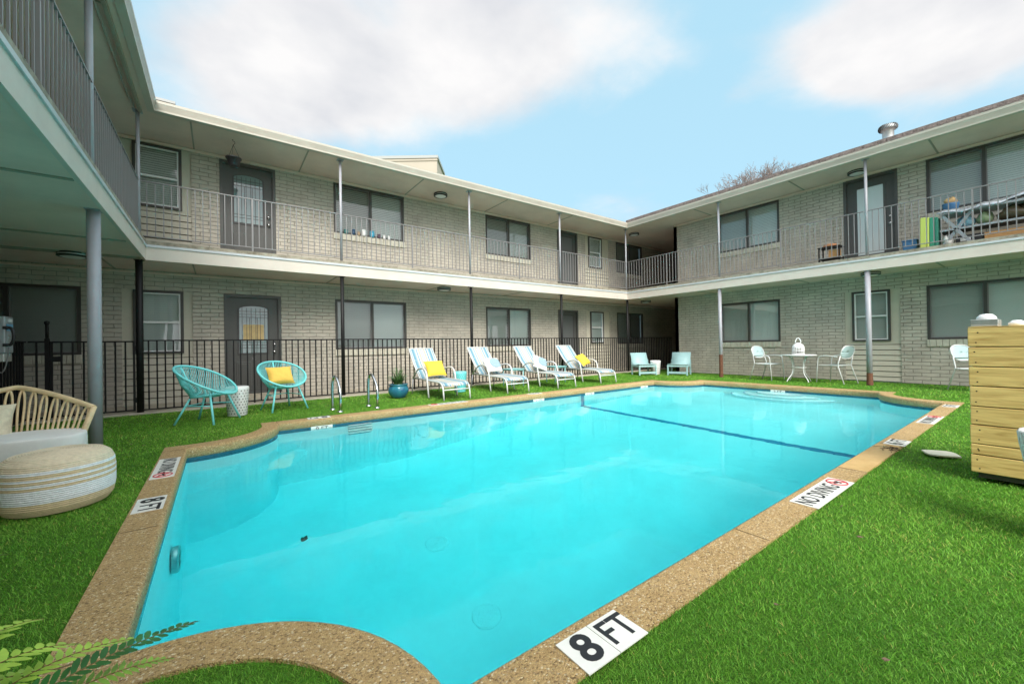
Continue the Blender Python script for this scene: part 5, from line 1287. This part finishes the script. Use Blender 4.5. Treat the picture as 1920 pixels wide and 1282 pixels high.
# ------------------------------------------------------------------ roof ventilator, houses behind, tree
t = empty('roof_vent', (14.0, 2.52, 6.06), 'round metal turbine vent with curved fins on the shingled roof', 'vent')
MB().lathe([(.115, 0), (.115, .26), (.13, .28)], 28).build('vent_neck', 'galv', t)
prv = [(.115, .27), (.145, .29), (.165, .32), (.168, .36), (.155, .40), (.115, .435), (.06, .452), (0, .456)]
MB().lathe(prv, 36).build('turbine_cap', 'galv', t)
m = MB()
for k in range(20):
    ix = []
    for i, (r_, z_) in enumerate(prv[1:6]):
        b = 2*PI*k/20+.16*i; ix.append((m.p((r_+.004)*math.cos(b), (r_+.004)*math.sin(b), z_), m.p((r_+.030)*math.cos(b+.10), (r_+.030)*math.sin(b+.10), z_+.004)))
    for (p, q), (r_, s_) in zip(ix, ix[1:]): m.face((p, q, s_, r_), 0, True)
m.build('turbine_fins', 'bronze', t, recalc=False, solid=.003)
t = empty('neighbour_building', (24*.591-6.15*.807, 24*.807+6.15*.591, 0), 'flat-roofed beige building rising behind the long wing', 'building', rz=-math.radians(36.2))
MB().box(-2.6, 0, 0, 1.82, 2.4, 12.26).build('wall', 'stucco', t); MB().box(-2.68, -.08, 12.26, 1.90, 2.5, 12.43).build('parapet_cap', 'stucco_trim', t); MB().box(-2.64, -.04, 12.12, 1.86, .0, 12.259).build('trim', 'stucco', t)
t = empty('roof_chimney', (-.80, 10.75, 5.3), 'low beige box chimney on the roof at the near corner', 'chimney')
MB().box(-.5, -.18, 0, .10, .4, .70).build('chimney_stack', 'stucco', t); MB().box(-.53, -.21, .70, .13, .43, .75).build('chimney_cap', 'stucco_trim', t)
def bare_tree(x, y, h, label):
    t = empty('bare_tree', (x, y, 0), label, 'tree')
    tr = MB(); tr.tube([(0, 0, 0), (.05, .05, h*.3), (-.05, .1, h*.55)], .22, 8, r2=.12); tr.build('trunk', 'bark', t)
    m = MB(); R = random.Random(5)
    def grow(p, d, l, r, n):
        q = p+d*l; mid = p+d*l*.5+Vector((R.uniform(-.1, .1)*l, R.uniform(-.1, .1)*l, 0)); m.tube([p, mid, q], r, 4 if n < 4 else 6, r2=r*.65, cap=False)
        if n == 0: return
        for k in range(R.choice((2, 3, 3))):
            nd = (d+Vector((R.uniform(-.75, .75), R.uniform(-.75, .75), R.uniform(-.25, .5)))).normalized(); grow(q if k else p.lerp(q, R.uniform(.6, 1)), nd, l*R.uniform(.60, .84), max(.007, r*.56), n-1)
    for k in range(6): a = 2*PI*k/6+.3; grow(Vector((-.05, .1, h*.54)), Vector((math.cos(a)*.6, math.sin(a)*.6, .8)).normalized(), h*.125, .08, 6)
    m.build('crown', 'bark', t, recalc=False)
bare_tree(24, 9.9, 11.3, 'leafless tree whose twigs show above the shingled roof')

bare_tree(-1.5, -15, 12.5, 'leafless tree beyond the open side of the court, mirrored in the upper windows')
# ------------------------------------------------------------------ fern in the near corner
t = empty('potted_fern', (-.62, 1.22, 0), 'green sword fern reaching into the picture over the coping corner', 'fern')
MB().lathe([(0, 0), (.08, 0), (.11, .12), (.12, .13), (.11, .13), (0, .12)], 24).build('pot', 'terracotta', t)
def frond(tip, ctrl, n, wl, mat, b=(0, 0, .13), blunt=.5):
    m = MB(); P = bez(b, ctrl, tip, n); P = [Vector(p) for p in P]
    m2 = MB(); m2.tube(P, .0022, 5, r2=.001)
    for i in range(2, n+1):
        d = (P[i]-P[i-1]).normalized(); side = d.cross(Vector((0, 0, 1))).normalized(); q = i/n
        L = wl*min(1, 4*q)*(1-q**2.2)**.7+.006
        for s in (-1, 1):
            dd = (side*s+d*.35+Vector((0, 0, random.uniform(-.12, .2)))).normalized(); wv = d*((P[i]-P[i-1]).length*.46)
            c = P[i]-d*((P[i]-P[i-1]).length*(.25 if s > 0 else .6))
            a = [m.p(*(c-wv*.55)), m.p(*(c+dd*L*.45-wv)), m.p(*(c+dd*L*.85-wv*blunt)), m.p(*(c+dd*L)), m.p(*(c+dd*L*.85+wv*blunt)), m.p(*(c+dd*L*.45+wv)), m.p(*(c+wv*.55))]
            m.face(a)
    f = m.build('frond', mat, t, recalc=False); m2.build('frond_stem', 'stalk', f)
frond((.565, .20, .25), (.28, .06, .34), 38, .055, 'leaf_dark', blunt=.85)
frond((.515, .155, .20), (.30, .10, .30), 36, .062, 'leaf_mid', blunt=.2)
frond((.52, .05, .15), (.28, .04, .30), 34, .060, 'leaf_mid', blunt=.2)
frond((.44, .30, .20), (.22, .20, .34), 30, .060, 'leaf_lime', blunt=.3)
frond((.24, .37, .30), (.12, .2, .42), 22, .075, 'leaf_lime', blunt=.5)
frond((.33, .24, .27), (.16, .12, .42), 22, .075, 'leaf_lime', blunt=.5)
frond((.30, .12, .22), (.15, .06, .40), 22, .070, 'leaf_lime', blunt=.5)
frond((.36, .17, .16), (.18, .10, .34), 24, .070, 'leaf_lime', blunt=.5)
frond((.42, .10, .10), (.22, .06, .26), 26, .065, 'leaf_mid', blunt=.4)
frond((.28, .32, .18), (.12, .2, .34), 22, .070, 'leaf_lime', blunt=.5)
frond((.20, .28, .34), (.10, .14, .44), 20, .075, 'leaf_lime', blunt=.5)
frond((.02, .95, .30), (.0, .5, .50), 26, .045, 'leaf_lime', blunt=.6)
frond((-.4, .3, .2), (-.2, .2, .4), 22, .06, 'leaf_mid'); frond((-.3, -.4, .2), (-.2, -.2, .4), 22, .06, 'leaf_mid'); frond((.2, -.4, .2), (.1, -.2, .4), 22, .06, 'leaf_mid')

# ------------------------------------------------------------------ turf blades (one mass)
def grass():
    hole = np.array([[p.x, p.y] for p in PO_])
    def inside(px, py):
        res = np.zeros(len(px), bool); n = len(hole); j = n-1
        for i in range(n):
            xi, yi = hole[i]; xj, yj = hole[j]
            if yi != yj:
                c = ((yi > py) != (yj > py)) & (px < (xj-xi)*(py-yi)/(yj-yi)+xi); res ^= c
            j = i
        return res
    bands = [(0, 1.7, 40000, .0017, .013), (1.7, 2.6, 27000, .0021, .014), (2.6, 4.2, 14000, .0030, .016), (4.2, 7.5, 4200, .0052, .017), (7.5, 14, 1100, .010, .018)]
    P = []; Wd = []; Hh = []
    X0, X1, Y0, Y1 = -2.10, 12.2, -.6, 8.58
    for (d0, d1, dens, w, h) in bands:
        bx0, bx1, by0, by1 = max(X0, -d1), min(X1, d1), max(Y0, -d1), min(Y1, d1)
        n = int((bx1-bx0)*(by1-by0)*dens); px = rng.uniform(bx0, bx1, n); py = rng.uniform(by0, by1, n)
        d = np.hypot(px, py); cam_depth = px*.59+py*.807; lat = px*.807-py*.59
        k = (d >= d0) & (d < d1) & (cam_depth > .15) & (np.abs(lat) < 1.9*cam_depth+.8)
        px, py = px[k], py[k]; k = ~inside(px, py); px, py = px[k], py[k]
        P.append(np.stack([px, py], 1)); Wd.append(np.full(len(px), w)); Hh.append(np.full(len(px), h))
    P = np.concatenate(P); Wd = np.concatenate(Wd); Hh = np.concatenate(Hh); n = len(P)
    a = rng.uniform(0, 2*PI, n); h = Hh*rng.uniform(.6, 1.25, n); w = Wd*rng.uniform(.7, 1.2, n); lean = rng.uniform(.2, 1.7, n)*h; b = rng.uniform(0, 2*PI, n)
    sd = np.stack([np.cos(a), np.sin(a)], 1)*w[:, None]*.5; ld = np.stack([np.cos(b), np.sin(b)], 1)*lean[:, None]
    V = np.zeros((n, 5, 3)); z0 = -.011
    V[:, 0, :2] = P-sd; V[:, 1, :2] = P+sd; V[:, 2, :2] = P+sd*.75+ld*.4; V[:, 3, :2] = P-sd*.75+ld*.4; V[:, 4, :2] = P+ld
    V[:, 0:2, 2] = z0; V[:, 2:4, 2] = z0+(h*.62)[:, None]; V[:, 4, 2] = z0+h
    me = bpy.data.meshes.new('grass'); me.vertices.add(n*5); me.vertices.foreach_set('co', V.reshape(-1))
    base = np.arange(n)*5
    quads = np.stack([base, base+1, base+2, base+3], 1); tris = np.stack([base+3, base+2, base+4], 1)
    loops = np.concatenate([np.concatenate([quads, tris], 1).reshape(-1)])
    me.loops.add(n*7); me.loops.foreach_set('vertex_index', loops)
    st = np.stack([np.arange(n)*7, np.arange(n)*7+4], 1).reshape(-1); tot = np.tile([4, 3], n)
    me.polygons.add(n*2); me.polygons.foreach_set('loop_start', st); me.polygons.foreach_set('loop_total', tot)
    me.update(calc_edges=True); me.validate()
    tint = np.clip(.47+.20*rng.standard_normal(n)+.10*np.sin(P[:, 0]*7.1+2*np.sin(P[:, 1]*5.3))*np.sin(P[:, 1]*6.4+1.5*np.sin(P[:, 0]*4.1))+.13*np.sin(P[:, 0]*2.3+1.3*np.sin(P[:, 1]*1.9))*np.sin(P[:, 1]*2.7+.6), 0, 1)
    tint[rng.random(n) < .02] = 1.0
    at = me.attributes.new('tint', 'FLOAT', 'POINT'); at.data.foreach_set('value', np.repeat(tint, 5).astype(np.float32))
    me.materials.append(MATS['blade'])
    o = bpy.data.objects.new('grass', me); COL.objects.link(o); tag(o, 'short green artificial turf around the pool', 'grass', kind='stuff')
    print('blades', n)
grass()

m = MB()
for k in range(44):
    x, y = random.choice([(random.uniform(-1.9, -.5), random.uniform(1.2, 7.5)), (random.uniform(.8, 6), random.uniform(-.5, .8)), (random.uniform(0, 11), random.uniform(6.5, 8.5))])
    a = random.uniform(0, 6.28); l = random.uniform(.008, .018); w = l*.45; c, s_ = math.cos(a), math.sin(a); z = random.uniform(.005, .012)
    m.face([m.p(x+c*u*l-s_*v*w, y+s_*u*l+c*v*w, z+h) for u, v, h in ((-1, 0, 0), (-.2, -1, .004), (.5, -.7, .003), (1, 0, .006), (.5, .7, 0), (-.2, 1, .002))])
tag(m.build('fallen_leaves', 'mat_brown', recalc=False), 'small dry leaf bits scattered on the turf', 'leaves', kind='stuff')
# ------------------------------------------------------------------ camera, light, sky
cam = bpy.data.cameras.new('camera'); co = bpy.data.objects.new('camera', cam); COL.objects.link(co); sc.camera = co
cam.sensor_width = 36; cam.sensor_fit = 'HORIZONTAL'; cam.lens = 750.26/1920*36; cam.clip_start = .02; cam.clip_end = 500
yaw, pit, rol = [math.radians(v) for v in (36.2127, .362, -.9836)]
fw = Vector((math.sin(yaw)*math.cos(pit), math.cos(yaw)*math.cos(pit), math.sin(pit))); rt = Vector((math.cos(yaw), -math.sin(yaw), 0)); up = rt.cross(fw)
r2 = rt*math.cos(rol)+up*math.sin(rol); u2 = -rt*math.sin(rol)+up*math.cos(rol)
M = Matrix((r2, u2, -fw)).transposed().to_4x4(); M.translation = (0, 0, 1.0); co.matrix_world = M

SUN_EL, SUN_AZ = math.radians(41), math.radians(200)
sl = bpy.data.lights.new('sun', 'SUN'); so = bpy.data.objects.new('sun', sl); COL.objects.link(so)
sl.energy = 1.55; sl.angle = math.radians(34); sl.color = (1.0, .96, .89)
sd = Vector((math.sin(SUN_AZ)*math.cos(SUN_EL), math.cos(SUN_AZ)*math.cos(SUN_EL), math.sin(SUN_EL)))
so.rotation_euler = (-sd).to_track_quat('-Z', 'Y').to_euler(); so.location = sd*40

wd = bpy.data.worlds.new('World'); sc.world = wd; wd.use_nodes = True; nt = wd.node_tree; nt.nodes.clear()
out = nt.nodes.new('ShaderNodeOutputWorld'); bg = N(nt, 'ShaderNodeBackground'); bg.inputs['Strength'].default_value = .06
nt.links.new(bg.outputs[0], out.inputs[0])
sky = N(nt, 'ShaderNodeTexSky', sky_type='NISHITA', sun_disc=False, sun_elevation=SUN_EL, sun_rotation=SUN_AZ)
tc = N(nt, 'ShaderNodeTexCoord'); sp = N(nt, 'ShaderNodeSeparateXYZ'); nt.links.new(tc.outputs['Generated'], sp.inputs[0])
mz = N(nt, 'ShaderNodeMath', operation='MAXIMUM'); mz.inputs[1].default_value = .03; nt.links.new(sp.outputs['Z'], mz.inputs[0])
az = N(nt, 'ShaderNodeMath', operation='ADD'); az.inputs[1].default_value = .12; nt.links.new(mz.outputs[0], az.inputs[0])
dv = []
for ax in ('X', 'Y'):
    q = N(nt, 'ShaderNodeMath', operation='DIVIDE'); nt.links.new(sp.outputs[ax], q.inputs[0]); nt.links.new(az.outputs[0], q.inputs[1]); dv.append(q)
cb = N(nt, 'ShaderNodeCombineXYZ'); nt.links.new(dv[0].outputs[0], cb.inputs[0]); nt.links.new(dv[1].outputs[0], cb.inputs[1])
nz = N(nt, 'ShaderNodeTexNoise', Scale=1.1, Detail=9.0, Roughness=.56, Distortion=.25); nt.links.new(cb.outputs[0], nz.inputs['Vector'])
# banks of cloud at fixed places in the sky: (direction x,y,z ; radius ; weight)
def pixdir(u, v):
    d = fw+r2*((u-960)/750.26)-u2*((v-641)/750.26); return d.normalized()
def plane(u, v):
    d = pixdir(u, v); return (d.x/(d.z+.12), d.y/(d.z+.12))
acc = None
for (u, v, sx, w) in ((520, 120, .50, .55), (800, 110, .55, .60), (1020, 90, .45, .5), (620, 230, .55, .42), (400, 225, .34, .22), (900, 230, .5, .30), (1640, 60, .38, .75), (1850, 60, .45, .75), (1720, 120, .35, .34), (1880, 230, .5, .35), (1370, 185, .14, .22), (1250, 330, .6, .10)):
    px, py = plane(u, v)
    sb = N(nt, 'ShaderNodeVectorMath', operation='DISTANCE'); sb.inputs[1].default_value = (px, py, 0); nt.links.new(cb.outputs[0], sb.inputs[0])
    mr = N(nt, 'ShaderNodeMapRange', interpolation_type='SMOOTHSTEP'); mr.inputs[1].default_value = 0; mr.inputs[2].default_value = sx; mr.inputs[3].default_value = w; mr.inputs[4].default_value = 0
    nt.links.new(sb.outputs['Value'], mr.inputs[0])
    if acc is None: acc = mr
    else:
        ad = N(nt, 'ShaderNodeMath', operation='ADD'); nt.links.new(acc.outputs[0], ad.inputs[0]); nt.links.new(mr.outputs[0], ad.inputs[1]); acc = ad
na = N(nt, 'ShaderNodeMath', operation='MULTIPLY_ADD'); na.inputs[1].default_value = 2.1; na.inputs[2].default_value = -.60; nt.links.new(nz.outputs['Fac'], na.inputs[0])
ad = N(nt, 'ShaderNodeMath', operation='ADD'); nt.links.new(acc.outputs[0], ad.inputs[0]); nt.links.new(na.outputs[0], ad.inputs[1])
cov = N(nt, 'ShaderNodeMapRange', interpolation_type='SMOOTHSTEP'); cov.inputs[1].default_value = .48; cov.inputs[2].default_value = 1.12; nt.links.new(ad.outputs[0], cov.inputs[0])
# cloud shade: brighter billows, greyer bases
n2 = N(nt, 'ShaderNodeTexNoise', Scale=2.2, Detail=8.0, Roughness=.5); nt.links.new(cb.outputs[0], n2.inputs['Vector'])
cr = N(nt, 'ShaderNodeValToRGB'); cr.color_ramp.elements[0].position = .35; cr.color_ramp.elements[0].color = c4((4.25, 4.35, 4.6)); cr.color_ramp.elements[1].position = .60; cr.color_ramp.elements[1].color = c4((5.6, 5.55, 5.55))
nt.links.new(n2.outputs['Fac'], cr.inputs[0])
hz = N(nt, 'ShaderNodeMix', data_type='RGBA'); hz.inputs[0].default_value = .80; hz.inputs[7].default_value = c4((3.1, 5.1, 6.1)); nt.links.new(sky.outputs[0], hz.inputs[6])
dt = N(nt, 'ShaderNodeVectorMath', operation='DOT_PRODUCT'); dt.inputs[1].default_value = sd; nt.links.new(tc.outputs['Generated'], dt.inputs[0])
gw = N(nt, 'ShaderNodeMapRange', interpolation_type='SMOOTHSTEP'); gw.inputs[1].default_value = .05; gw.inputs[2].default_value = .95; gw.inputs[3].default_value = 0; gw.inputs[4].default_value = 1; nt.links.new(dt.outputs['Value'], gw.inputs[0])  # glow around the sun, out of view, added for soft frontal fill
cmax = N(nt, 'ShaderNodeMath', operation='MAXIMUM'); nt.links.new(cov.outputs[0], cmax.inputs[0]); nt.links.new(gw.outputs[0], cmax.inputs[1]); cov = cmax
gm = N(nt, 'ShaderNodeMath', operation='MULTIPLY_ADD'); gm.inputs[1].default_value = 1.5; gm.inputs[2].default_value = 1.0; nt.links.new(gw.outputs[0], gm.inputs[0])
cg = N(nt, 'ShaderNodeVectorMath', operation='SCALE'); nt.links.new(cr.outputs[0], cg.inputs[0]); nt.links.new(gm.outputs[0], cg.inputs['Scale']); cr = cg
mx = N(nt, 'ShaderNodeMix', data_type='RGBA'); nt.links.new(cov.outputs[0], mx.inputs[0]); nt.links.new(hz.outputs[2], mx.inputs[6]); nt.links.new(cr.outputs[0], mx.inputs[7])
nt.links.new(mx.outputs[2], bg.inputs[0])

vs = sc.view_settings; vs.view_transform = 'Standard'; vs.look = 'None'; vs.exposure = 1.55; vs.gamma = 1
sc.render.engine = 'CYCLES'
try:
    sc.cycles.use_denoising = True; sc.cycles.denoiser = 'OPENIMAGEDENOISE'
except Exception: pass
sc.cycles.max_bounces = 20; sc.cycles.diffuse_bounces = 10; sc.cycles.glossy_bounces = 6; sc.cycles.transmission_bounces = 16; sc.cycles.caustics_refractive = True; sc.cycles.caustics_reflective = True; sc.cycles.transparent_max_bounces = 12
sc.cycles.sample_clamp_indirect = 8
